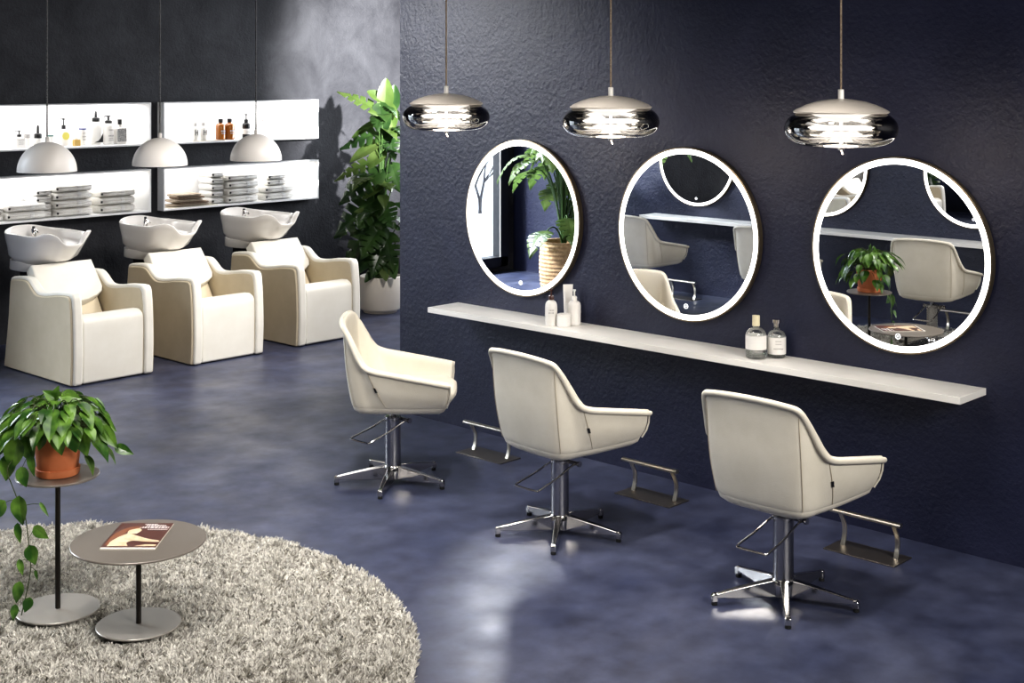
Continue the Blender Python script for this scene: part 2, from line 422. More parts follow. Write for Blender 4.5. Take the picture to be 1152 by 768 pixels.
bottle('screw_cap_bottle', 'bottle with speckled black label and black cap at right of shelf', (6.430,10.88,Z1), .050, .215, M_lotion, M_black, 'screw', .04, cap_r=.018, square=True, lab=(M_speckle,.02,.135))
for i, (x, wd) in enumerate(((7.215,'left'),(7.305,'right'))):
    o = bottle('small_bottle', 'small clear bottle with black mark, %s one of the pair nearest shelf corner' % wd, (x,10.90,Z1), .032, .165, M_lotion, M_inkl, 'screw', .025, cap_r=.018)
    MB().box(-.019,-.013,-.034,-.030,.05,.10).box(.009,.015,-.034,-.030,.05,.10).box(-.013,.009,-.034,-.030,.072,.078).build('printed_mark', M_ink, o, smooth=0)
for x, wd in ((7.480,'left'),(7.580,'right')):
    bottle('amber_bottle', 'amber glass bottle with black cap, %s one of the two' % wd, (x,10.88,Z1), .046, .195, M_amber, M_black, 'screw', .03, cap_r=.022, shoulder=.74, lab=(M_amber,.01,.02), ink=([(.075,.05,.014,11),(.055,.04,.010,12)]))
bottle('pump_bottle', 'black pump bottle with white label beside the amber bottles', (7.775,10.89,Z1), .038, .235, M_black, M_black, 'pump', .075, cap_r=.020, lab=(M_label,.045,.095), ink=[(.06,.04,.01,13)])
bottle('pump_bottle', 'white lotion bottle right of third dome lamp cord', (8.00,10.93,Z1), .040, .215, M_lotion, M_inkl, 'pump', .05, cap_r=.014)
bottle('pump_bottle', 'white pump bottle alone at right end of the upper right shelf', (8.17,10.92,Z1), .040, .215, M_lotion, M_inkl, 'pump', .05, cap_r=.014, ink=[(.08,.03,.012,14)])
# a tray under the pair
tag(MB().box(-.17,.17,-.06,.06,0,.006).build('tray', M_steel, loc=(7.26,10.80,Z1)), 'thin flat tray in front of two small bottles on the shelf', 'tray')

# ------------------------------------------------------------------ towels
Z2 = NZ[1][0]+.0135
def towel_mesh(w, d, h, lay=3):
    """folded towel: rounded rectangle section with fold grooves on the front, length along x"""
    mb = MB()
    prof = []
    n = 40
    for k in range(n):
        q = 2*math.pi*k/n
        y = d/2*math.copysign(abs(math.cos(q))**.55, math.cos(q)); z = h/2 + h/2*math.copysign(abs(math.sin(q))**.8, math.sin(q))
        if y < -d*.44:                      # fold groove on the front
            y += .012*math.exp(-((z-h/2)/(h*.10))**2)
        prof.append((y, z))
    rings_ = []
    for i, x in enumerate([-w/2, -w/2+.006, -w/4, 0, w/4, w/2-.006, w/2]):
        s = .90 if i in (0, 6) else 1
        rings_.append([(x, y*s, h/2+(z-h/2)*s) for y, z in prof])
    mb.rings(rings_); return mb
def make_towel(w, d, h, m, label, group, band=True):
    o = thing('folded_towel', label, 'towel', (0,0,0), 0, group)
    towel_mesh(w, d, h).build('towel_body', m, o, smooth=60)
    if band:
        b = towel_mesh(.045, d+.006, h+.001); b.build('paper_band', M_towelw, o, loc=(w*.14,0,-.0005), smooth=60)
    MB().box(-w/2-.002,-w/2+.012,-d/2-.003,-d/2+.006,h*.35,h*.60).build('hanging_tag', M_black, o, smooth=0)
    return o
stk = [(5.34,5.665,2,'grey banded towel, two-towel stack at far left',.068),
       (5.765,6.095,4,'grey banded towel, four-towel stack on left shelf',.066),
       (6.175,6.505,3,'grey banded towel, three-towel stack by shelf end',.066),
       (7.49,7.80,4,'grey banded towel, tall stack on right shelf',.064),
       (7.90,8.235,2,'large grey towel, lower part of rightmost stack',.066)]
pos_word = {2:['bottom','top'], 3:['bottom','middle','top'], 4:['bottom','second from the bottom','second from the top','top']}
proto = None
for x0, x1, n, lab, h in stk:
    for k in range(n):
        w = x1-x0; l = lab + ', ' + pos_word[n][k]
        j = rnd.uniform(-.006,.006)
        if proto is None:
            proto = make_towel(.33,.28,.068,M_towelg,l,'grey folded towels on the wall shelves'); o = proto
        else: o = copy_tree(proto, label=l)
        o.location = ((x0+x1)/2+j, 10.88+rnd.uniform(-.004,.004), Z2+k*.0678)
small = make_towel(.22,.24,.055,M_towelg,'smaller grey towel on top of the rightmost stack, lower one','grey folded towels on the wall shelves')
small.location = (8.05,10.88,Z2+2*.0678)
o = copy_tree(small, (8.055,10.88,Z2+2*.0678+.0560), label='smaller grey towel on top of the rightmost stack, uppermost one')
# white towels beside the grey ones
wt = make_towel(.13,.24,.06,M_towelw,'x','white folded towels beside the grey stacks', band=False)
first = True
for x, n, nm in ((5.255,2,'left of the two-towel grey stack'),(5.675,4,'left of the four-towel grey stack'),(7.39,5,'left of the tall grey stack on right shelf')):
    for k in range(n):
        l = 'white folded towel %s, %s' % (nm, ['bottom of its pile','second up','third up','fourth up','fifth up'][k])
        o = wt if first else copy_tree(wt)
        first = False
        o['label'] = l; o.location = (x, 10.90, Z2+k*.0608)
# folded linen cloths
zz = Z2
tag(MB().box(-.26,.26,-.13,.13,0,.006).build('tray', M_steel, loc=(7.09,10.86,zz), bevel=.002), 'thin tray under the beige folded cloths', 'tray'); zz += .0065
for k, (w, h, m, dx, lab) in enumerate(((.36,.020,M_clothb,.03,'beige folded cloth, lowest of the small pile on the tray'),
                                (.30,.016,M_clothd,.06,'brown folded cloth, second lowest in the small pile'),
                                (.29,.026,M_clothb,.0,'thick beige folded cloth in the middle of the small pile'),
                                (.27,.022,M_clothd,.03,'brown folded cloth just under the top of the small pile'),
                                (.25,.026,M_clothb,.0,'beige folded cloth on top of the small pile'))):
    tag(towel_mesh(w,.19,h).build('folded_cloth', m, loc=(7.06+dx,10.84,zz), smooth=60), lab, 'cloth', 'folded cloths on the tray'); zz += h

# ------------------------------------------------------------------ dome pendants
def dome(label, x, first=[None]):
    if first[0] is None:
        root = thing('dome_pendant', label, 'pendant lamp', (x, 9.3, 1.50), group='white dome pendants over the wash chairs')
        pr = []
        for k in range(17):
            q = k/16*math.pi/2; pr.append((.2075*math.cos(q), .002+.212*math.sin(q)))
        inner = [(max(r-.006,0), z-.006 if k > 0 else 0) for k, (r, z) in enumerate(pr)]
        MB().lathe(list(reversed(inner))+pr, 56).build('lamp_shade', M_lamp, root, smooth=50)
        MB().lathe([(.014,.205), (.014,.245), (.010,.250), (.004,.252)], 20).build('cord_grip', M_lamp, root)
        MB().tube([(0,0,.245), (0,0,CEIL-1.50)], .0058, 8).build('cord', M_cordd, root)
        bu = MB().lathe([(0,.05), (.03,.065), (.036,.09), (.02,.13), (.018,.2)], 20); bu.build('bulb', M_white, root)
        first[0] = root; return root
    return copy_tree(first[0], (x, 9.3, 1.50), label=label)
dome('white dome pendant lamp hanging over the left wash chair', 4.913)
dome('white dome pendant lamp hanging in front of the gap between shelves', 5.842)
dome('white dome pendant lamp hanging in front of the right wall shelves', 6.736)

# ------------------------------------------------------------------ glass pendants
def glass_pendant(loc, label):
    root = thing('glass_pendant', label, 'pendant lamp', loc, group='smoked glass pendants along the mirrors')
    z = lambda v: v - 1.895
    MB().lathe([(.198,z(2.034)), (.202,z(2.040)), (.185,z(2.052)), (.145,z(2.070)), (.10,z(2.084)), (.05,z(2.092)), (.012,z(2.095)), (0,z(2.095))], 64).build('metal_cap', M_cap, root, smooth=50)
    MB().lathe([(.0125,z(2.090)), (.0125,z(2.134)), (.009,z(2.136)), (0,z(2.136))], 24).build('cord_grip', M_white, root)
    MB().tube([(0,0,z(2.13)), (0,0,CEIL-1.895)], .0042, 8).build('cord', M_cord, root)
    pr = []
    for k in range(25):                         # flattened donut glass body
        q = -math.pi/2 + k/24*math.pi*.93
        pr.append((.145+.094*math.cos(q), z(1.967)+.073*math.sin(q)))
    pr = [(.015, z(1.899)), (.07, z(1.896))] + pr
    MB().lathe(pr, 72).build('glass_body', M_smoke, root, smooth=70)
    # inner glass tube ring
    pi_ = [(.115+.05*math.cos(q), z(1.965)+.022*math.sin(q)) for q in [2*math.pi*k/16 for k in range(17)]]
    MB().lathe(pi_, 48).build('inner_glass', M_smoke2, root, smooth=70)
    MB().lathe([(.135,z(2.034)), (.11,z(2.022)), (.045,z(2.002)), (.03,z(1.996)), (0,z(1.996))], 48).build('reflector', M_glow2, root)
    MB().lathe([(0,z(1.982)), (.12,z(1.978)), (.14,z(1.972)), (.12,z(1.963)), (0,z(1.960))], 48).build('light_disc', M_glow, root)
    MB().lathe([(0,z(1.954)), (.018,z(1.948)), (.040,z(1.928)), (.052,z(1.912)), (0,z(1.912))], 40).build('lower_reflector', M_glow2, root)
    MB().tube([(0,0,z(1.90)), (0,0,z(2.03))], .008, 10).build('center_rod', M_ring, root)
    kb = MB().lathe([(0,-.022), (.012,-.018), (.014,-.008), (.02,0), (.02,.008), (0,.01)], 16); kb.tube([(0,0,-.012), (.016,.0,-.035)], .007, 8)
    kb.build('knob', M_chrome, root)
    # the wires holding the lower reflector
    wr = MB()
    for k in range(4):
        q = R(45+90*k); wr.tube([(.01*math.cos(q), .01*math.sin(q), z(1.942)), (.095*math.cos(q), .095*math.sin(q), z(1.904))], .0018, 5)
    wr.build('wire_stay', M_white, root)
    return root
gp = glass_pendant((5.26,5.513,1.895), 'smoked glass pendant lamp with beige cap, farthest, beside the wall corner')
copy_tree(gp, (5.26,4.345,1.895), label='smoked glass pendant lamp with beige cap, between first and second mirrors')
copy_tree(gp, (5.26,3.073,1.895), label='smoked glass pendant lamp with beige cap, nearest, above the right mirror')
for y in (5.513,4.345,3.073):
    L = bpy.data.lights.new('pendant_light', 'POINT'); L.energy = 5; L.shadow_soft_size = .10; L.color = (1,.86,.72)
    o = bpy.data.objects.new('pendant_light', L); C.objects.link(o); o.location = (5.26,y,1.76)

# ------------------------------------------------------------------ round mirrors and ledges
MR = .4663
def make_mirror(loc, rz, label, group):
    """local: glass faces -x, wall plane at x=0"""
    root = thing('round_mirror', label, 'mirror', loc, rz, group)
    Mx = Matrix.Rotation(R(-90), 4, 'Y')       # z axis -> -x
    MB().lathe([(MR-.006,.0), (MR,.0), (MR,.031), (MR-.008,.033), (MR-.008,.028), (0,.026)], 128, M=Mx).build('mirror_frame', M_bronze, root)
    MB().lathe([(.430,.0275), (.430,.0305), (MR-.008,.0305), (MR-.008,.0275)], 128, M=Mx).build('light_ring', M_ring, root, smooth=0)
    MB().lathe([(0,.0270), (0,.0296), (.4305,.0296), (.4305,.0270)], 128, M=Mx).build('mirror_glass', M_mirror, root, smooth=0)
    ic = MB().tube([(-.031, .012*math.cos(q), -.385+.012*math.sin(q)) for q in [2*math.pi*k/20 for k in range(20)]], .0016, 6, closed=True)
    ic.box(-.0325,-.030,-.003,.003,-.388,-.382); ic.build('touch_icon', M_icon, root, smooth=0)
    return root
MZ = 1.3431
m0 = make_mirror((XW,5.668,MZ), 0, 'round backlit mirror reflecting the window and potted plant', 'round mirrors on the salon wall')
copy_tree(m0, (XW,4.4525,MZ), label='round backlit mirror between the other two on the salon wall')
copy_tree(m0, (XW,3.213,MZ), label='round backlit mirror nearest the viewer, reflecting the trailing pothos plant')
copy_tree(m0, (XO,8.24,MZ), math.pi, 'round backlit mirror on opposite wall, nearest the window', 'round mirrors on the opposite wall')
copy_tree(m0, (XO,6.80,MZ), math.pi, 'round backlit mirror in the middle of the opposite wall', 'round mirrors on the opposite wall')
copy_tree(m0, (XO,5.33,MZ), math.pi, 'round backlit mirror on opposite wall, behind the trailing plant', 'round mirrors on the opposite wall')
tag(MB().box(XW-.2602, XW, 2.791, 6.2335, .743, .7746).build('wall_ledge', M_white, bevel=.0015), 'long white floating ledge under the three mirrors', 'shelf')
tag(MB().box(XO, XO+.2602, 4.30, 8.78, .743, .7746).build('wall_ledge', M_white, bevel=.0015), 'long white floating ledge on the opposite wall, seen in the mirrors', 'shelf')

LZ = .7750
bottle('pump_bottle', 'white bottle with dark brown cap on ledge under the left mirror', (5.865,5.283,LZ), .034, .205, M_lotion, M_brownp, 'pump', .055, cap_r=.016, shoulder=.72, nozzle=False, rz=-.8, lab=(M_label,.05,.105), ink=[(.085,.028,.007,21),(.07,.032,.007,22)])
bottle('cosmetic_jar', 'low white jar on ledge beside the brown capped bottle', (5.885,5.205,LZ), .040, .070, M_lotion, M_white, 'screw', .012, cap_r=.038, shoulder=.9)
tb = thing('cosmetic_tube', 'tall white squeeze tube standing on its dark cap on the ledge', 'tube', (6.00,5.275,LZ), -.75)
MB().lathe([(.021,0), (.023,.002), (.023,.030), (.019,.032)], 24).build('cap', M_black, tb)
rg = []
for k in range(9):
    s = k/8; z = .032+.185*s; a = .022+.007*s; b2 = .022*(1-s)+.0015
    rg.append([(a*math.copysign(abs(math.cos(q))**(1-.4*s), math.cos(q)), b2*math.sin(q), z) for q in [2*math.pi*i/28 for i in range(28)]])
MB().rings(rg).build('tube_body', M_lotion, tb)
bottle('pump_bottle', 'all white pump bottle in front of the squeeze tube on the ledge', (5.965,5.195,LZ), .036, .200, M_lotion, M_white, 'pump', .055, cap_r=.015, shoulder=.76, rz=.75, ink=[(.07,.03,.008,23)])
def clear_bottle(loc, r, h, m_cap, label, tall):
    root = thing('glass_bottle', label, 'bottle', loc, -.8)
    bh = h*.74; pr = [(0,.004), (r*.85,0), (r,.008), (r,bh*.72)]
    for k in range(1,8):
        q = k/7*math.pi/2; pr.append((.016+(r-.016)*math.cos(q), bh*.72+bh*.25*math.sin(q)))
    pr += [(.015,bh+.012)]
    MB().lathe(pr, 40).build('bottle_body', M_clear, root, smooth=60)
    if tall: MB().lathe([(.019,bh+.004), (.019,h), (0,h)], 24).build('stopper', m_cap, root)
    else: MB().lathe([(.014,bh+.004), (.015,bh+.03), (.021,bh+.032), (.022,h), (0,h)], 24).build('stopper', m_cap, root)
    MB().lathe([(r+.0006,bh*.14 if not tall else bh*.30), (r+.0006,bh*.74)], 40).build('label', M_label, root)
    MB().lathe([(0,.006), (r*.9,.006), (r*.93,.012), (r*.93,bh*.28), (0,bh*.28)], 32).build('liquid', thin_glass('clear liquid',(.8,.82,.8),.08), root)
    mb = MB()
    for z, w_, h_, sd in (((bh*.24,.05,.006,31),) if tall else ((bh*.5,.03,.004,32),(bh*.34,.05,.004,33),(bh*.6,.03,.004,35))): ptext(mb, w_, z, h_, r+.0015, seed=sd)
    mb.build('printed_lettering', M_inkl, root, smooth=0)
clear_bottle((5.895,3.925,LZ), .052, .213, M_cream, 'clear glass bottle with ivory stopper and white label on ledge', True)
clear_bottle((5.985,3.862,LZ), .046, .190, M_chrome, 'clear glass bottle with short glass neck, right of the ivory stoppered one', False)

# ------------------------------------------------------------------ styling chairs
def lerp(a, b, t): return a+(b-a)*t
def catmull(P, n):
    out = []
    m = len(P)
    for i in range(m-1):
        p0, p1, p2, p3 = P[max(i-1,0)], P[i], P[i+1], P[min(i+2,m-1)]
        for k in range(n):
            t = k/n
            out.append(tuple(.5*((2*b)+(-a+c)*t+(2*a-5*b+4*c-d)*t*t+(-a+3*b-3*c+d)*t**3) for a, b, c, d in zip(p0,p1,p2,p3)))
    out.append(tuple(P[-1])); return out
def half_sym(P):
    """P runs from back centre to front right (y<0); returns front right -> back -> front left"""
    r = list(reversed(P)); l = [(x,-y,z) for x, y, z in P[1:]]
    return r + l
RIM = half_sym([(-.262,0,.893), (-.260,-.09,.891), (-.252,-.175,.884), (-.240,-.222,.872), (-.214,-.242,.830), (-.182,-.257,.766), (-.148,-.273,.702), (-.100,-.290,.662), (.05,-.292,.630), (.20,-.291,.602), (.316,-.288,.580)])
BOT = half_sym([(-.212,0,.452), (-.210,-.08,.452), (-.204,-.160,.452), (-.184,-.208,.453), (-.140,-.228,.454), (-.09,-.230,.454), (-.045,-.236,.455), (.00,-.241,.455), (.09,-.247,.456), (.19,-.250,.457), (.298,-.252,.458)])
rim = catmull(RIM, 4); bot = catmull(BOT, 4)
def shell_pt(i, t):
    """t 0 at the bottom edge, 1 at the rim; slight outward belly then a flare"""
    a, b = Vector(bot[i]), Vector(rim[i])
    p = a.lerp(b, t)
    o = Vector((b.x-.02, b.y, 0)); o = (o.normalized() if o.length > .01 else Vector((-1,0,0)))
    belly = .016*math.sin(math.pi*min(1,t*1.05))*(1-.5*t)
    fl = .010*max(0,(t-.88)/.12)**2
    return p + o*(belly+fl)
ST_CH = []
def make_salon_chair(label, group):
    root = thing('styling_chair', label, 'chair', (0,0,0), 0, group)
    N = len(rim); ts = [0,.08,.2,.35,.5,.65,.8,.9,.96,1]
    rg = [[shell_pt(i,t) for i in range(N)] for t in ts]
    lower = [Vector((p.x*.975+.001, p.y*.965, p.z-.018)) for p in rg[0]]
    mb = MB().rings([lower]+rg, cap0=False, cap1=False, closed=False)
    return root, mb, rg
def salon_base(root):
    """five star base with hydraulic column and pump lever: same heading for every chair"""
    for k in range(5):
        q = R(72*k)
        M = Matrix.Rotation(q, 4, 'Z')
        leg = MB()
        secs = []
        for x, w, z0, z1 in ((.035,.022,.022,.092), (.10,.020,.022,.083), (.20,.016,.024,.066), (.285,.012,.030,.050), (.300,.012,.028,.048)):
            secs.append([(x,-w,z0), (x,w,z0), (x,w*.8,z1), (x,-w*.8,z1)])
        leg.rings(secs, M=M)
        leg.rings([[(x*1.0, y, z) for x, y in ((.290,-.0125), (.315,-.0125), (.315,.0125), (.290,.0125))] for z in (.014,.040)] + [[(.292,-.010,.049), (.306,-.010,.049), (.306,.010,.049), (.292,.010,.049)]], M=M)
        l = leg.build('leg', M_chrome, root, bevel=.003)
        MB().lathe([(.012,0), (.013,.004), (.011,.016)], 16, c=(.302,0,0), M=M).build('foot', M_rubber, l)
    MB().lathe([(.048,.024), (.050,.030), (.050,.088), (.046,.094)], 40).build('hub', M_chrome, root)
    MB().lathe([(.043,.090), (.043,.338), (.044,.340), (.044,.352), (.040,.356), (.018,.357)], 40).build('column', M_chromeb, root)
    # pump lever: loop bar pointing away to the left of the chair, pivoting on the column
    q = R(180); d = Vector((math.cos(q), math.sin(q), 0)); s = Vector((-d.y, d.x, 0))
    def P(a, b, z): return tuple(d*a + s*b + Vector((0,0,z)))
    lv = MB().tube(catmull([P(-.06,.062,.335), P(0,.064,.326), P(.10,.070,.295), P(.215,.074,.270), P(.232,.070,.264), P(.236,.056,.263), P(.236,-.056,.263), P(.232,-.070,.264), P(.215,-.074,.270), P(.10,-.070,.295), P(0,-.064,.326), P(-.06,-.062,.335)], 4), .0048, 8)
    lv.build('pump_lever', M_chrome, root)
    MB().tube([P(-.05,-.075,.334), P(-.05,.075,.334)], .010, 12).tube([P(-.05,.075,.334), P(-.05,.085,.334)], .014, 12).tube([P(-.05,-.088,.334), P(-.05,-.070,.334)], .015, 12).tube([P(0,-.045,.332), P(-.055,-.05,.334)], .012, 8).build('lever_pivot', M_chrome, root)
def salon_seat(root, rot):
    M = Matrix.Rotation(rot, 4, 'Z')
    N = len(rim); ts = [0,.08,.2,.35,.5,.65,.8,.9,.96,1]
    rg = [[M @ shell_pt(i,t) for i in range(N)] for t in ts]
    Mi = M.inverted()
    lower = []
    for p in rg[0]:
        l = Mi @ p; lower.append(M @ Vector((l.x*.965+.008, l.y*.94, l.z-.020)))
    mb = MB().rings([lower]+rg, cap0=False, cap1=False, closed=False)
    # solid shell: outer surface offset inwards by the solidify modifier
    o = mb.build('seat_shell', M_leather, root, smooth=70, solid=.024, offset=1, subsurf=1)
    def inw(i):
        p = shell_pt(i,1); o3 = Vector((p.x-.02, p.y, 0)).normalized(); return p - o3*.006 + Vector((0,0,-.003))
    rimpts = [tuple(M @ inw(i)) for i in range(N)]
    # carry the piping down the front ends of both arms
    def front(i): return [tuple(M @ (shell_pt(i,t)+Vector((.004,0,0)))) for t in (.9,.6,.3,0)]
    pts = list(reversed(front(0))) + rimpts + front(N-1)
    MB().tube(pts, [.0045]*4+[.0130]*N+[.0045]*4, 10).build('rim_piping', M_leather, root, smooth=70)
    # underside panel
    per = [Mi @ p for p in rg[0]]
    loop = per + [Vector((per[-1].x+.012, lerp(per[-1].y, per[0].y, k/6), per[-1].z)) for k in range(1,6)]
    def sc(s, dz): return [M @ Vector((.03+(p.x-.03)*s, p.y*s, p.z+dz)) for p in loop]
    un = MB().rings([sc(.97,.02), sc(.985,0), sc(.955,-.022), sc(.86,-.040), sc(.6,-.056), sc(.3,-.062), sc(.08,-.064)], cap0=True)
    un.build('underside_panel', M_leather, root, smooth=70)
    MB().lathe([(.017,.352), (.017,.388), (.075,.390), (.085,.396)], 24).build('seat_plate', M_chromeb, root)
    # seat cushion
    def cr(s, z, fx=0):
        pts = []
        for k in range(40):
            q = 2*math.pi*k/40
            x = .055+fx*.5+(.262+fx*.5)*s*math.copysign(abs(math.cos(q))**.55, math.cos(q))
            y = (.224+.03*(math.cos(q)*.5+.5))*s*math.copysign(abs(math.sin(q))**.55, math.sin(q))
            pts.append(M @ Vector((x, y, z)))
        return pts
    MB().rings([cr(.93,.448), cr(.99,.460,.01), cr(1.0,.490,.03), cr(.99,.515,.03), cr(.94,.530,.02), cr(.75,.536), cr(.4,.534), cr(.1,.533)]).build('seat_cushion', M_leather, root, smooth=70)
    # seams: one down each back corner, one further round each side
    for i in (13, 28, N-1-13, N-1-28):
        pts = []
        for t in [k/16*.93 for k in range(17)]:
            p = shell_pt(i, t); o2 = Vector((p.x-.02, p.y, 0)).normalized()
            pts.append(tuple(M @ (p + o2*.0012)))
        MB().tube(pts, .0015, 5).build('seam', M_seam, root)
    # small black tag on the right seam
    i = 13
    p = shell_pt(i,.40); p2 = shell_pt(i,.52); o2 = Vector((p.x-.02, p.y, 0)).normalized(); s2 = Vector((-o2.y, o2.x, 0))
    tgm = MB(); a_, b_ = p+o2*.002, p2+o2*.002
    w2 = s2*.006
    tgm.add([a_-w2, a_+w2, b_+w2, b_-w2, a_-w2+o2*.003, a_+w2+o2*.003, b_+w2+o2*.003, b_-w2+o2*.003], [(0,1,2,3),(4,5,6,7),(0,1,5,4),(1,2,6,5),(2,3,7,6),(3,0,4,7)], M=M)
    tgm.build('fabric_tag', M_black, root, smooth=0)
def styling_chair(loc, rot, label, group, rz=0):
    root = thing('styling_chair', label, 'chair', loc, rz, group)
    salon_base(root); salon_seat(root, rot); return root
G1 = 'cream styling chairs facing the mirrors'
ch3 = styling_chair((4.99,3.187,0), R(0), 'cream leather styling chair in front of the right mirror, nearest the viewer', G1)
ch2 = styling_chair((4.98,4.43,0), R(-6), 'cream leather styling chair in the middle of the row', G1)
ch1 = styling_chair((4.98,5.637,0), R(-46), 'cream leather styling chair turned sideways, farthest in the row', G1)
G2 = 'cream styling chairs along the opposite wall'
copy_tree(ch3, (1.78,8.09,0), math.pi, 'cream styling chair facing the opposite wall, nearest the window', G2)
copy_tree(ch3, (1.78,6.66,0), math.pi, 'cream styling chair facing the middle mirror of the opposite wall', G2)
copy_tree(ch3, (1.78,5.18,.020), math.pi-R(8), 'cream styling chair behind the trailing plant, facing the opposite wall', G2)

# ------------------------------------------------------------------ footrests
def make_footrest(loc, rz, label, group):
    root = thing('floor_footrest', label, 'footrest', loc, rz, group)
    MB().box(-.085,.085,-.180,.180,0,.006).build('base_plate', M_plate, root, bevel=.0015)
    for s in (-1,1):
        pts = catmull([(.015,s*.135,.004), (.032,s*.135,.05), (.030,s*.135,.10), (.005,s*.135,.145), (-.012,s*.135,.168)], 5)
        mb = MB(); rr = []
        for p in pts: rr.append([(p[0]-.005,p[1]-.011,p[2]), (p[0]+.005,p[1]-.011,p[2]), (p[0]+.005,p[1]+.011,p[2]), (p[0]-.005,p[1]+.011,p[2])])
        mb.rings(rr).build('post', M_steel, root, bevel=.001)
    M = Matrix.Translation((-.016,0,.170)) @ Matrix.Rotation(R(90),4,'X') 
    MB().lathe([(.0,-.178), (.0125,-.178), (.0125,.178), (.0,.178)], 20, M=M, sx=1.35, sy=.85).build('foot_bar', M_steel, root)
    return root
f0 = make_footrest((5.735,3.215,0), 0, 'steel footrest on floor under the ledge, nearest the viewer', 'steel footrests along the salon wall')
copy_tree(f0, (5.725,4.455,0), label='steel footrest on floor between second and third styling chairs')
copy_tree(f0, (5.70,5.625,0), label='steel footrest on floor between first and second styling chairs')
for y, l in ((8.20,'nearest the window'),(6.78,'in front of its middle mirror'),(5.30,'behind the trailing plant')):
    copy_tree(f0, (1.02,y,.036 if y == 5.30 else 0), math.pi, 'steel footrest at the foot of the opposite wall, '+l, 'steel footrests along the opposite wall')

# ------------------------------------------------------------------ wash chairs
def make_wash_chair(loc, label):
    root = thing('wash_chair', label, 'armchair', loc, group='cream wash chairs in front of the basins')
    prof = catmull([(.0,0), (-.012,.22), (-.006,.44), (.006,.575), (.018,.632), (.045,.652)], 3) + \
           catmull([(.10,.652), (.25,.640), (.38,.620), (.48,.614), (.535,.622), (.59,.652), (.645,.690), (.70,.704), (.80,.700), (.90,.690)], 3) + \
           catmull([(.935,.680), (.945,.60), (.965,.40), (1.00,.20), (1.04,.0)], 3)
    def shrink(P, d, floor_=True):
        cx, cz = .46, .33
        return [(p[0]+(d if p[0] < cx*.4 else (-d if p[0] > .9 else 0)), p[1] if p[1] < .01 else p[1]-d*(1 if p[1] > .55 else .0)) for p in P]
    for s in (-1, 1):
        # padded arm, 65 mm
        x0, x1 = sorted((s*.330, s*.247))
        a = MB().prism([(y, max(z,.006)) for y, z in prof], min(s*.318,s*.247), max(s*.318,s*.247), 'x')
        ao = a.build('arm', M_leatherL, root, bevel=.016, seg=3, smooth=60)
        pp = shrink(prof, .022)
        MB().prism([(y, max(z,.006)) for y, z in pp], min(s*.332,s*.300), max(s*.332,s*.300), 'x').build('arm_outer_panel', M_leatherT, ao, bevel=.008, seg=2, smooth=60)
        ps = [(s*.3185, y-.001 if y < .2 else y, z+.001) for y, z in shrink(prof,.020) if True]
        MB().tube([(s*.319, y, max(z,.01)) for y, z in shrink(prof,.0205)], .0028, 6).build('seam', M_seam, ao)
        MB().prism([(y, max(z,.02)) for y, z in shrink(prof,.026)], min(s*.249,s*.2445), max(s*.249,s*.2445), 'x').build('arm_inner_panel', M_leatherT, ao, bevel=.001, smooth=60)  # thin sheet whose tan puts the inner arm shade into colour
    # seat body with rounded front top
    body = catmull([(.012,.008), (.006,.22), (.006,.40), (.018,.458), (.065,.484)], 3) + catmull([(.125,.482), (.20,.462), (.35,.405), (.55,.365), (.90,.350)], 3) + [(.90,.008)]
    MB().prism(body, -.243, .243, 'x').build('seat', M_leatherL, root, bevel=.014, seg=3, smooth=60)
    # lower back between the arms
    lb = [(.50,.34), (.66,.58), (.76,.68), (.84,.70), (.90,.60), (.90,.34)]
    MB().prism(lb, -.225, .225, 'x').build('lower_back', M_leatherT, root, bevel=.02, seg=3)  # tan tone holds the shade under the cushion
    # head cushion: shield shaped slab leaning back, flat top, curved lower edge
    outl = [(-.248,.41), (.248,.41), (.250,.29), (.253,.165), (.235,.125), (.185,.095), (.10,.066), (0,.055), (-.10,.066), (-.185,.095), (-.235,.125), (-.253,.165), (-.250,.29)]
    upv = Vector((0,.64,.768)); nv = Vector((0,-.768,.64)); O = Vector((-.008,.478,.470))
    rgs = []
    for dp, sc_ in ((.0,.955), (-.004,.985), (-.014,1.0), (-.085,1.0), (-.098,.985), (-.104,.95)):
        rgs.append([O + Vector((x*sc_,0,0)) + upv*(.22+(l-.22)*sc_) + nv*dp for x, l in outl])
    MB().rings(rgs).build('head_cushion', M_leatherL, root, bevel=.004, smooth=50)
    MB().box(-.20,.20,.80,.90,.02,.42).build('rear_support', M_black, root, bevel=.01)
    MB().box(-.22,.22,.03,.88,.0,.02).build('plinth', M_black, root)
    return root
def rimz(q):
    """rim height round the bowl, q=0 at the front (-y)"""
    q = (q+math.pi) % (2*math.pi) - math.pi
    z = .985
    z -= .060*math.exp(-(q/.30)**4)                     # neck notch
    z += .030*math.exp(-((abs(q)-.70)/.30)**2)          # horns
    z += .030*max(0, math.cos(q-math.pi))**6            # tap ledge
    return z
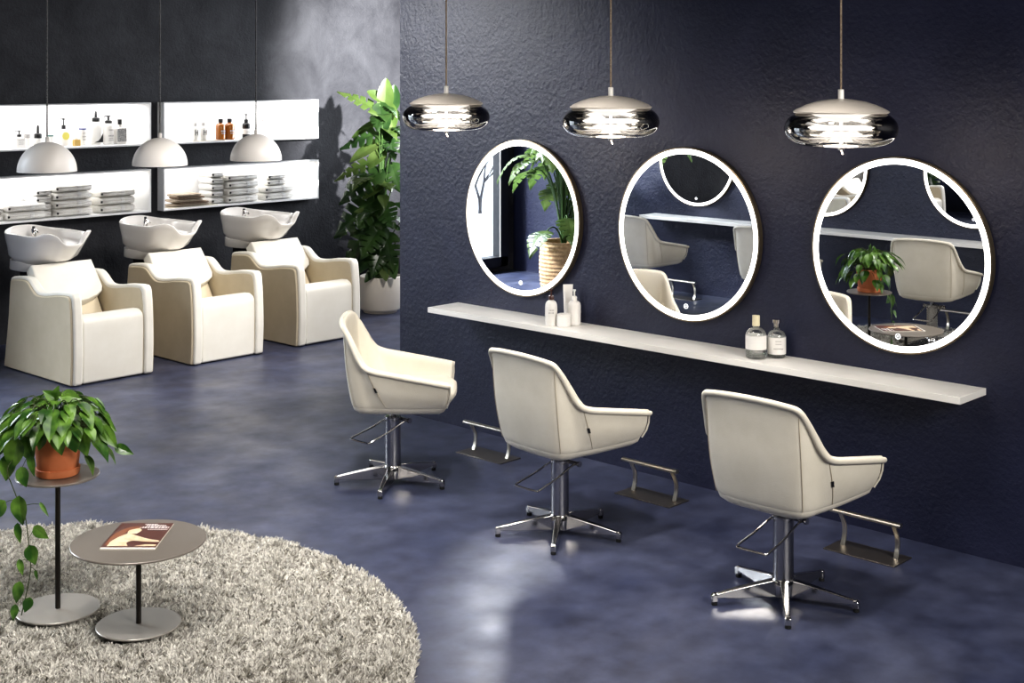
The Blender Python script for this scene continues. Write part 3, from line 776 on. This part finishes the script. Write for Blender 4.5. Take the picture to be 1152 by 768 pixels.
def make_basin(loc, label):
    root = thing('wash_basin', label, 'basin', loc, group='white ceramic wash basins')
    n = 96
    def ring(sx, y0, y1, zf, p=.75, follow=0, ez=0):
        out = []
        for k in range(n):
            q = 2*math.pi*k/n
            sx_, cy_ = math.sin(q), -math.cos(q)
            x = sx*math.copysign(abs(sx_)**p, sx_); yc = (y0+y1)/2; y = yc+(y1-y0)/2*math.copysign(abs(cy_)**p, cy_)
            z = zf + follow*(rimz(q)-.985) + ez
            out.append((x, y, z))
        return out
    rings_ = [ring(.13,.34,.66,.745,.9), ring(.18,.26,.74,.765,.85,.1), ring(.215,.15,.79,.815,.8,.25), ring(.222,.095,.795,.875,.76,.5), ring(.240,.035,.803,.940,.74,.8), ring(.245,.0,.806,.978,.72,1), ring(.244,.0,.805,.986,.72,1), ring(.238,.006,.799,.989,.72,1), ring(.222,.030,.785,.988,.73,1),
              ring(.210,.060,.772,.972,.74,.9), ring(.205,.085,.73,.92,.78,.6), ring(.175,.16,.67,.87,.85,.3), ring(.11,.26,.58,.84,.9,.1), ring(.03,.38,.46,.832,1,0)]
    MB().rings(rings_).build('bowl', M_ceramic, root, smooth=60)
    MB().rings([ring(.185,.36,.755,.700,.75), ring(.190,.355,.76,.705,.75), ring(.190,.30,.765,.775,.75)]).build('bowl_foot', M_ceramic, root, smooth=50)
    MB().lathe([(.026,.833), (.026,.838), (.014,.839), (.012,.834)], 20, c=(0,.42,0)).build('drain', M_chrome, root)
    MB().lathe([(.020,.935), (.020,.992), (.015,1.000), (0,1.001)], 18, c=(.02,.66,0)).tube([(.02,.66,.985), (.02,.61,.985), (.02,.585,.972)], .008, 8).build('tap', M_chrome, root)
    MB().lathe([(.011,.999), (.011,1.016), (0,1.018)], 14, c=(.02,.66,0)).build('tap_knob', M_black, root)
    MB().box(-.09,.09,.50,.68,0,.70).build('pedestal', M_black, root, bevel=.01)
    return root
wc = make_wash_chair((5.247,8.95,0), 'cream wash chair at far left, under the first dome lamp')
bs = make_basin((5.235,9.50,0), 'white ceramic hair wash basin behind the left wash chair')
for x, l in ((6.235,'middle'),(7.222,'right')):
    copy_tree(wc, (x,8.95,0), label='cream wash chair, %s of the three' % l if l == 'middle' else 'cream wash chair at right, nearest the tall monstera planter')
    copy_tree(bs, (x-.012,9.50,0), label='white ceramic hair wash basin behind the %s wash chair' % l)

# ------------------------------------------------------------------ rug
RC = Vector((2.375,4.93,0)); RR = 1.575
rug = thing('round_rug', 'large round grey shaggy rug under the two small tables', 'rug', RC)
MB().lathe([(RR-.02,0), (RR,.002), (RR,.010), (RR-.02,.013), (0,.013)], 96).build('rug_backing', mat('rug backing', (.30,.28,.25), rough=1), rug)
BASES = ((2.922,4.804,.185), (2.78,5.175,.185), (1.78,5.18,.30))
def rug_pile():
    import numpy as np
    g = np.random.default_rng(3)
    n = 190000
    # density biased towards the part in view: right half facing the room
    ang = g.uniform(0, 2*np.pi, n*2); rad = RR*np.sqrt(g.uniform(0,1,n*2))
    x = rad*np.cos(ang); y = rad*np.sin(ang)
    keep = (x > -.55) | (g.uniform(0,1,n*2) < .25)
    x = x[keep][:n]; y = y[keep][:n]; n = len(x)
    # clumps and furrows running roughly along one direction
    def wave(x, y, s):
        return (np.sin(x*s*2.1+y*s*.7+1.3*np.sin(y*s*1.1))+np.sin(y*s*2.9-x*s*1.1+1.7*np.sin(x*s*1.9)))*.5
    c, s_ = np.cos(.55), np.sin(.55)
    u = x*c+y*s_; v = -x*s_+y*c
    fur = np.sin(v*26+2.2*np.sin(u*3.1)+1.2*np.sin(v*7+u*5))
    cl = .6*wave(x, y, 34)+.4*wave(x, y, 15)
    h = .030+.006*fur+.006*cl+g.normal(0,.004,n); h = np.clip(h,.014,.05)
    for bx, by, br in BASES:
        dd = np.hypot(x+RC.x-bx, y+RC.y-by); h = np.where(dd < br, np.minimum(h, .026), h)
    la = 1.2*wave(x,y,9)+4*cl+g.uniform(-1.3,1.3,n)
    ll = .010+.014*g.uniform(0,1,n)
    dx, dy = np.cos(la)*ll, np.sin(la)*ll
    wa = g.uniform(0,np.pi,n); w = .0026+.0014*g.uniform(0,1,n)
    wx, wy = np.cos(wa)*w, np.sin(wa)*w
    z0 = np.full(n,.008)
    V = np.zeros((n,6,3))
    for j, (t, lt, ws) in enumerate(((0,0,.9),(.6,.35,1.0),(1,1,.55))):
        V[:,j*2,0] = x+dx*lt-wx*ws; V[:,j*2,1] = y+dy*lt-wy*ws; V[:,j*2,2] = z0+h*t
        V[:,j*2+1,0] = x+dx*lt+wx*ws; V[:,j*2+1,1] = y+dy*lt+wy*ws; V[:,j*2+1,2] = z0+h*t+ (0 if j==0 else .001)
    base = (np.arange(n)*6)[:,None]
    F = np.concatenate([base+np.array([0,1,3,2]), base+np.array([2,3,5,4])], 1).reshape(-1)
    me = bpy.data.meshes.new('pile'); nv = n*6; nf = n*2
    me.vertices.add(nv); me.vertices.foreach_set('co', V.reshape(-1).astype('f'))
    me.loops.add(nf*4); me.loops.foreach_set('vertex_index', F.astype('i'))
    me.polygons.add(nf); me.polygons.foreach_set('loop_start', (np.arange(nf)*4).astype('i'))
    me.update(calc_edges=True)
    m = mat('shag yarn', (.33,.31,.28), rough=.95, col2=(.80,.77,.70), scale=45, detail=3, spec=.1)
    me.materials.append(m)
    o = bpy.data.objects.new('pile', me); C.objects.link(o); o.parent = rug; o['kind'] = 'stuff'
rug_pile()

# ------------------------------------------------------------------ side tables
RZ = .046
def side_table(loc, r, h, label):
    root = thing('side_table', label, 'table', loc)
    MB().lathe([(.160,0), (.163,.002), (.163,.006), (.161,.008), (0,.008)], 72).build('table_base', M_taupeb, root)
    MB().tube([(0,0,.006), (0,0,h-.004)], .0105, 20).build('pole', M_pole, root)
    MB().lathe([(0,h-.008), (r-.002,h-.008), (r,h-.006), (r,h-.002), (r-.002,h), (0,h)], 96).build('table_top', M_taupe, root)
side_table((2.922,4.804,RZ), .259, .331, 'low round taupe side table with a magazine on it')
side_table((2.780,5.175,RZ), .163, .546, 'tall narrow round taupe side table carrying the potted pothos')
# magazine
MC = Vector((2.941,4.842,RZ+.3315))
mg = thing('magazine', 'magazine with brown cover photo of a bare arm, on the low table', 'magazine', MC, 0)
ax = Vector((.153,-.161,0)).normalized(); ay = Vector((-ax.y, ax.x, 0))      # width / height directions on the table
Mm = Matrix(((ax.x,ay.x,0,0),(ax.y,ay.y,0,0),(0,0,1,0),(0,0,0,1)))
W_, H_ = .106, .150
MB().box(-W_,W_,-H_,H_,0,.005,M=Mm).build('pages', M_page, mg, smooth=0)
MB().box(-W_,W_,-H_+.012,H_,.005,.0058,M=Mm).box(-W_,-W_+.001,-H_,H_,0,.0058,M=Mm).build('cover', M_cover, mg, smooth=0)
def flat(name, polys, m, z):
    mb = MB()
    for P in polys: mb.prism(P, z, z+.0002, 'z', M=Mm)
    mb.build(name, m, mg, smooth=0)
flat('printed_figure', [catmull([(-.085,-.125), (-.088,-.08), (-.07,-.02), (-.045,.02), (-.02,.01), (.02,-.02), (.06,-.045), (.098,-.06), (.100,-.075), (.05,-.072), (.0,-.062), (-.02,-.085), (-.005,-.125)], 3),
                        catmull([(-.045,.015), (-.05,.06), (-.02,.085), (.0,.06), (-.01,.02)], 3),
                        catmull([(.02,-.125), (.06,-.105), (.100,-.108), (.100,-.125)], 3)], M_skin, .0058)
flat('printed_hair', [catmull([(-.095,-.12), (-.10,-.03), (-.085,.05), (-.05,.10), (-.01,.105), (-.02,.085), (-.05,.06), (-.06,.0), (-.085,-.05), (-.085,-.11)], 3)], M_skind, .0061)
def lines(rows, m, nm):
    mb = MB(); g = random.Random(5)
    for x0, x1, y, h in rows:
        x = x0
        while x < x1:
            l = g.uniform(.4,1)*h*.9; mb.box(x, min(x+l,x1), y, y+h, .0058, .0062, M=Mm); x += l+h*.22
    mb.build(nm, m, mg, smooth=0)
lines([(-.005,.045,.128,.009), (.005,.085,.112,.012), (-.035,.10,.088,.016), (.02,.10,.068,.008)], mat('cover lettering', (.75,.68,.66), rough=.4), 'cover_lettering')

# ------------------------------------------------------------------ leaves
def leaf(mb, base, direction, normal, L, W, droop=.4, cup=.15, gaps=(), heart=.12, steps=16, across=4, asym=0, point=1.0):
    """one leaf blade: base point, direction of the midrib, approximate upward normal"""
    d = Vector(direction).normalized(); nrm = Vector(normal); nrm = (nrm - d*nrm.dot(d)).normalized(); s = d.cross(nrm).normalized()
    def wid(t):
        if point >= 1: w = (math.sin(math.pi*t**.62))**.9 * (1-.25*t)
        else: w = math.sin(math.pi*t**.75)**.7
        return max(w, 0)
    def gapf(t):
        g = 1
        for c, hw in gaps:
            if abs(t-c) < hw: g = min(g, .26+.12*abs(t-c)/hw)
        return g
    def P(t, u):
        w = wid(t)*W/2
        fwd = heart*L*(-1 if t < .3 else 0)*abs(u)*(1-t/.3 if t < .3 else 0)
        sweep = .06*L*abs(u)*w/(W/2) if gaps else 0
        x = t*L + fwd + sweep
        bend = -droop*L*(t**2)*.6
        z = bend + cup*W*(abs(u)**1.3)*w/(W/2) - (.10*W*abs(u)**3 if gaps else 0)
        return Vector(base) + d*x*(1-.12*droop*t) + s*(u*w) + nrm*z
    for sg in (-1, 1):
        vs, fs = [], []
        ts = [i/steps for i in range(steps+1)]
        for c, hw in gaps:
            c -= asym*sg; ts += [c-hw-.004, c-hw*.5, c, c+hw*.5, c+hw+.004]
        ts = sorted(t for t in ts if 0 <= t <= 1); steps_ = len(ts)-1
        for i, t in enumerate(ts):
            g = gapf(t+asym*sg)
            for j in range(across+1): vs.append(P(t, sg*g*j/across))
        for i in range(steps_):
            for j in range(across):
                a = i*(across+1)+j; fs.append((a, a+1, a+across+2, a+across+1))
        mb.add(vs, fs)
GAPS = tuple((c, .020) for c in (.24,.40,.56,.72))
def bez(p0, p1, p2, n=8):
    p0, p1, p2 = Vector(p0), Vector(p1), Vector(p2)
    return [p0*(1-t)**2+p1*2*t*(1-t)+p2*t*t for t in [k/n for k in range(n+1)]]

# tall monstera in a cream planter
PL = Vector((8.47,9.76,0))
pt = thing('potted_monstera', 'tall leafy monstera in a cream cylinder planter beside the wall corner', 'plant', PL)
MB().lathe([(.150,0), (.155,.003), (.155,.022), (.178,.028), (.190,.045), (.192,.33), (.188,.335), (.182,.333), (.180,.30)], 64).build('planter', M_planter, pt)
MB().lathe([(.181,.300), (0,.305)], 40).build('soil', M_soil, pt)
S = 1/121.0
def pl(px, py, f=0):     # plant-local position from offsets seen face on (metres right / up / towards the viewer)
    return RT*((px-433)*S) + UP*((350-py)*S*1.0) - FW*f
dk, lt, stm = MB(), MB(), MB()
big = [ # base, tip, width m, depth offset, material, slits, normal tilt
 ((438,124),(440,89),.16,.05,lt,0,-1), ((446,124),(449,96),.14,.0,dk,0,-1), ((434,112),(419,103),.11,.05,lt,0,.2), ((436,128),(388,103),.15,.10,lt,1,.9),
 ((433,118),(437,150),.20,.12,dk,0,-1), ((443,118),(447,146),.14,.05,lt,0,-1), ((436,134),(404,154),.09,.15,lt,0,.6), ((441,147),(389,166),.22,.05,dk,1,.9),
 ((443,146),(449,178),.16,.15,dk,1,-1), ((433,160),(402,181),.13,.15,lt,0,.6), ((431,178),(386,201),.15,.18,lt,1,.6), ((438,170),(420,186),.15,.1,lt,0,.2),
 ((434,192),(390,226),.27,.15,dk,1,.5), ((446,185),(455,215),.2,.1,dk,1,-.6), ((434,220),(386,262),.33,.22,dk,1,.3), ((440,205),(416,222),.10,.2,lt,0,.5),
 ((436,232),(400,300),.26,.25,dk,1,-.2), ((438,228),(447,252),.20,.25,dk,1,-.8), ((436,252),(416,284),.24,.3,dk,1,.1), ((441,262),(448,300),.22,.25,dk,1,-.8),
 ((434,262),(396,292),.18,.2,dk,1,.7), ((436,275),(406,306),.16,.25,dk,0,.2), ((438,270),(428,306),.18,.28,dk,1,-.4), ((442,280),(450,308),.16,.25,dk,0,-.6),
 ((432,240),(408,236),.12,.2,lt,0,.8), ((438,290),(420,312),.12,.25,dk,0,.1), ((436,285),(441,310),.13,.25,lt,0,-.6)]
for (b0, t0, w, f, mbx, sl, tilt) in big:
    B = pl(*b0, f*.3); T = pl(*t0, f)
    d = T-B; L = d.length
    nrm = (UP*(1.0 if tilt > 0 else .25) - FW*(1.2-abs(tilt)*.4)) if tilt >= 0 else (-FW + UP*.15*tilt)
    leaf(mbx, B, d + UP*L*.10, nrm, L*1.05, w*(1.15 if sl else 1), droop=.22, cup=.10, point=1 if sl else .8, gaps=GAPS if sl else (), steps=16, asym=.03)
    stm.tube(bez(Vector((rnd.uniform(-.05,.05), rnd.uniform(-.05,.05), .30)), Vector((B.x*.3, B.y*.3, B.z*.75+.1)), B), [.008]*4+[.006]*5, 6)
for k in range(60):    # the far side and fill
    q = rnd.uniform(0, 2*math.pi); z = rnd.uniform(.62, 1.95); rr = rnd.uniform(.05,.18)*(1.3 if z < 1.2 else 1)
    B = Vector((math.cos(q)*rr, math.sin(q)*rr, z)); out = Vector((math.cos(q), math.sin(q), rnd.uniform(-.5,.3)))
    if out.dot(RT) < -.2 and z > 1.35: continue
    L = rnd.uniform(.16,.28)
    leaf(dk if rnd.random() < .8 else lt, B, out, (out.x*.2, out.y*.2, 1), L, L*.75, droop=.7, cup=.1, gaps=GAPS if rnd.random() < .6 else (), steps=14, across=3, asym=.03)
    stm.tube(bez((0,0,.3), (B.x*.2, B.y*.2, z*.8), B), .005, 5)
dk.build('foliage', M_mon, pt, smooth=60); lt.build('young_foliage', M_monl, pt, smooth=60); stm.build('stems', M_stem, pt, smooth=60)

# monstera in a basket, seen in the left mirror
bk = thing('potted_monstera', 'monstera with arching leaves in a woven seagrass basket, seen in the left mirror', 'plant', (1.42,9.40,0))
pr = []
for k in range(26):
    z = .50*k/25; pr.append((.225+.02*math.sin(math.pi*k/25)+(.006 if k % 2 else 0), z))
MB().lathe(pr+[(.21,.50), (.205,.44)], 56).build('basket', M_basket, bk, smooth=30)
MB().lathe([(.215,.44), (0,.45)], 32).build('soil', M_soil, bk)
f1, s1 = MB(), MB(); g = random.Random(11)
for k in range(30):
    q = 2*math.pi*(k*.618); z = .62+1.15*((k*.37) % 1); rr = g.uniform(.12,.48)*(1.1-.35*z/1.8)
    B = Vector((math.cos(q)*rr*.9, math.sin(q)*rr, z)); out = Vector((math.cos(q), math.sin(q), -.25))
    L = g.uniform(.28,.40)
    if B.x + out.x*L < -.62: continue
    leaf(f1, B, out, (out.x*.45, out.y*.45, 1), L, L*.9, droop=.8, cup=.10, gaps=GAPS, steps=16, across=3, asym=.03)
    s1.tube(bez((0,0,.42), (B.x*.35, B.y*.35, z+.12), B), [.010]*5+[.007]*4, 7)
f1.build('foliage', M_monl, bk, smooth=60); s1.build('stems', M_stem, bk, smooth=60)

# pothos on the tall table
PZ = RZ+.5465; pc = Vector((2.780,5.175,PZ))
pp = thing('potted_pothos', 'trailing pothos in a terracotta pot on the tall side table', 'plant', pc)
MB().lathe([(.070,0), (.082,.002), (.086,.010), (.087,.030), (.083,.032), (.079,.030)], 56).build('saucer', M_terra, pp)
MB().lathe([(.066,.010), (.080,.030), (.092,.13), (.093,.165), (.089,.168), (.084,.160)], 56).build('pot', M_terra, pp)
MB().lathe([(.084,.150), (0,.155)], 32).build('soil', M_soil, pp)
fo, st = MB(), MB(); g = random.Random(21)
def heart(mb, B, out, nrm, L, wf=.72, droop=.5): leaf(mb, B, out, nrm, L, L*wf, droop=droop, cup=.14, heart=.16, steps=12, across=3)
for k in range(96):
    q = 2*math.pi*(k*.6180339)+g.uniform(-.2,.2)
    front = -(math.cos(q)*FW.x+math.sin(q)*FW.y) > .45; e = ((k*.7548777) % 1)
    rr = .03+.175*g.uniform(.2,1)**.7; z = .17+.155*math.sqrt(max(0,1-(rr/.25)**2))*(.35+.65*e)
    if rr > .13 and g.random() < .6 and not front: z = g.uniform(.06,.20)
    B = Vector((math.cos(q)*rr, math.sin(q)*rr, z))
    out = Vector((math.cos(q), math.sin(q), (-.1 if front else -.25)-(1.1 if front else 2.0)*rr-g.uniform(0,.7)*(.5 if front else 1)))
    L = g.uniform(.065,.105)
    heart(fo, B, out, (out.x*.8, out.y*.8, .75), L, g.uniform(.62,.78), droop=.5)
    st.tube(bez((g.uniform(-.04,.04), g.uniform(-.04,.04), .155), (B.x*.5, B.y*.5, z+.07), B), .0016, 5)

def pq(px, py, f=0):   # pothos-local from face-on offsets, origin under the pot
    dep = 5.583-f; s = dep/1561.1
    return RT*((px-65)*s+( -.0)) + Vector((0,0,2.2-(py-83.45)*s-PZ)) - FW*f
# accent leaves that shape the outline
for (b, t, f, w) in (((62,448),(51,440),.0,.8), ((62,448),(66,436),.0,.7), ((88,452),(70,446),.02,.75), ((74,444),(93,448),.02,.7), ((22,470),(1,482),.06,.7), ((26,480),(9,508),.12,.6), ((34,470),(14,472),.05,.6),
                     ((8,503),(-6,512),.05,.8), ((98,458),(112,461),.0,.45), ((112,468),(131,484),.0,.5), ((118,482),(134,503),.02,.6), ((132,503),(150,510),.0,.6), ((106,480),(125,510),.03,.5), ((100,488),(108,512),.1,.75), ((62,490),(58,505),.14,.8),
                     ((78,488),(83,511),.14,.8), ((42,495),(50,520),.14,.7), ((24,515),(20,540),.14,.8), ((40,528),(46,547),.17,.75), ((34,498),(28,528),.16,.8), ((48,512),(53,535),.15,.4), ((92,484),(98,508),.13,.95)):
    B, T = pq(*b, f), pq(*t, f+.015); d = T-B
    heart(fo, B, d, -FW+UP*.5, max(d.length*1.1,.06), w, droop=.25)
    st.tube(bez((0,0,.155), (B.x*.6, B.y*.6, max(B.z,.16)+.03), B), .0016, 5)
for k in range(16):
    q = 2*math.pi*k*.618; rr = .012+.05*((k*.37) % 1)
    B = Vector((math.cos(q)*rr, math.sin(q)*rr, .25+.05*((k*.71) % 1))); out = Vector((math.cos(q), math.sin(q), .25-g.uniform(0,.5)))
    heart(fo, B, out, (out.x*.3, out.y*.3, 1), g.uniform(.07,.095), .72, droop=.5)
    st.tube([(B.x*.3, B.y*.3, .155), B], .0016, 5)
# hanging vine
vp = [pq(38,505,.12), pq(27,522,.175), pq(26,533,.185), pq(30,543,.185), pq(37,561,.185), pq(46,582,.185), pq(50,614,.185), pq(52,639,.185), pq(47,666,.18), pq(41,692,.18)]
vc = catmull([tuple(p) for p in vp], 5)
st.tube(vc, .0022, 6)
for (a_, b, t, w) in (((36,562),(21,566),(6,584),.8), ((42,570),(40,562),(43,589),.8), ((46,588),(38,591),(41,610),.5), ((47,568),(64,567),(73,580),.3), ((50,605),(58,594),(72,605),.75), ((51,625),(52,616),(58,634),.85),
                      ((50,630),(40,631),(44,646),.5), ((52,638),(58,642),(61,652),.4), ((48,655),(40,657),(37,677),.65), ((43,680),(51,674),(47,688),.8), ((40,688),(35,682),(34,697),.6)):
    A, B, T = pq(*a_, .185), pq(*b, .19), pq(*t, .20); d = T-B
    heart(fo, B, d, -FW+UP*.2+RT*g.uniform(-.4,.4), d.length*1.12, w, droop=.15)
    st.tube([A, (A+B)/2+Vector((0,0,.004)), B], .0013, 5)
fo.build('foliage', M_pot, pp, smooth=60); st.build('stems', M_vine, pp, smooth=60)

# ------------------------------------------------------------------ outside the window
struct(MB().box(-40, 18, 11.3, 60, -.4, -.3).build('ground_outside', M_snow, smooth=0))
tree = MB(); g = random.Random(4)
def branch(p, d, l, r, n):
    q = p+d*l; tree.tube([p, (p+q)/2+Vector((g.uniform(-1,1), g.uniform(-1,1), 0))*l*.05, q], [r, r*.85, r*.7], 5)
    if n == 0: return
    for k in range(3 if n > 2 else 2):
        dd = (d+Vector((g.uniform(-.8,.8), g.uniform(-.8,.8), g.uniform(-.2,.5)))).normalized()
        branch(q, dd, l*.74, r*.62, n-1)
branch(Vector((0,0,-.3)), Vector((.35,-.1,1)).normalized(), .55, .030, 7)
branch(Vector((.02,0,-.3)), Vector((-.4,.2,1)).normalized(), .60, .032, 7)
tag(tree.build('bare_tree', M_trunk, loc=(-5.6,17.6,0)), 'low bare winter tree outside the window, seen in the left mirror', 'tree')

# ------------------------------------------------------------------ light
def area(name, loc, look, sx, sy, e, col=(1,1,1), spread=180):
    L = bpy.data.lights.new(name, 'AREA'); L.shape = 'RECTANGLE'; L.size = sx; L.size_y = sy; L.energy = e; L.color = col; L.spread = R(spread)
    o = bpy.data.objects.new(name, L); C.objects.link(o); o.location = loc
    o.rotation_euler = (Vector(look)-Vector(loc)).to_track_quat('-Z','Y').to_euler(); return o
area('window_daylight', (1.9,YB+1.9,4.1), (3.3,6.5,.3), 3.0, 2.2, 900, (.88,.93,1), 120)
area('front_fill', (3.6,-.9,2.9), (4.8,6.8,0), 2.4, .9, 70, (1,.965,.91), 110)  # added fill from the camera side, no fixture there
for i, x in enumerate((5.75,6.75,7.75)):
    sp = bpy.data.lights.new('wash_fill_spot', 'SPOT'); sp.energy = 205; sp.spot_size = R(56); sp.spot_blend = .55; sp.shadow_soft_size = .22; sp.color = (1,.965,.92)  # added spots that brighten the wash chair fronts, no fixtures modelled
    o = bpy.data.objects.new('wash_fill_spot', sp); C.objects.link(o); o.location = (x, 6.9, 3.1)
    o.rotation_euler = (Vector((x-.45,9.05,.25))-o.location).to_track_quat('-Z','Y').to_euler()
area('side_fill', (10.3,8.9,2.0), (1.0,8.9,.7), 2.6, 2.2, 90, (.90,.94,1), 120)  # added fill for the opposite wall; the outer wall has no opening
area('overhead_softbox', (3.4,4.6,3.25), (3.6,4.8,0), 2.2, 4.6, 62, (1,.96,.92), 125)
sp = bpy.data.lights.new('patch_spot', 'SPOT'); sp.energy = 8500; sp.spot_size = R(38); sp.spot_blend = .8; sp.shadow_soft_size = .06; sp.color = (1,.985,.96)  # unseen spot set behind the partition for the back wall's bright patch
o = bpy.data.objects.new('patch_spot', sp); C.objects.link(o); o.location = (7.6,5.3,2.9)
o.rotation_euler = (Vector((9.75,YB,2.15))-o.location).to_track_quat('-Z','Y').to_euler()

sp = bpy.data.lights.new('outdoor_daylight', 'SPOT'); sp.energy = 6000; sp.spot_size = R(40); sp.spot_blend = .6; sp.shadow_soft_size = .4; sp.color = (.95,.97,1)
o = bpy.data.objects.new('outdoor_daylight', sp); C.objects.link(o); o.location = (5.0,13.0,3.9)
o.rotation_euler = (Vector((XO,9.7,.9))-o.location).to_track_quat('-Z','Y').to_euler()
sp = bpy.data.lights.new('wall_fill_spot', 'SPOT'); sp.energy = 420; sp.spot_size = R(46); sp.spot_blend = 1; sp.shadow_soft_size = .25; sp.color = (.97,.98,1)  # added spot that brightens the far end of the salon wall
o = bpy.data.objects.new('wall_fill_spot', sp); C.objects.link(o); o.location = (3.3,8.6,3.0)
o.rotation_euler = (Vector((XW,6.5,1.9))-o.location).to_track_quat('-Z','Y').to_euler()
sp = bpy.data.lights.new('table_fill_spot', 'SPOT'); sp.energy = 135; sp.spot_size = R(60); sp.spot_blend = .9; sp.shadow_soft_size = .15; sp.color = (1,.97,.93)  # added spot to brighten the pothos, tables and rug
o = bpy.data.objects.new('table_fill_spot', sp); C.objects.link(o); o.location = (1.7, 3.9, 3.2)
o.rotation_euler = (Vector((2.8,5.0,.4))-o.location).to_track_quat('-Z','Y').to_euler()
for y in (5.45,4.25,3.0):
    sp = bpy.data.lights.new('ceiling_downlight', 'SPOT'); sp.energy = 170; sp.spot_size = R(62); sp.spot_blend = .9; sp.shadow_soft_size = .11; sp.color = (1,.955,.90)
    o = bpy.data.objects.new('ceiling_downlight', sp); C.objects.link(o); o.location = (4.35, y, 3.24)
    o.rotation_euler = (Vector((4.85,y+.1,0))-o.location).to_track_quat('-Z','Y').to_euler()
w = bpy.data.worlds.new('world'); bpy.context.scene.world = w; w.use_nodes = True
bg = w.node_tree.nodes['Background']; bg.inputs['Color'].default_value = (.90,.94,1,1); bg.inputs['Strength'].default_value = 2.6
vs = bpy.context.scene.view_settings
vs.view_transform = 'Standard'; vs.look = 'Medium High Contrast'; vs.exposure = .25; vs.gamma = 1
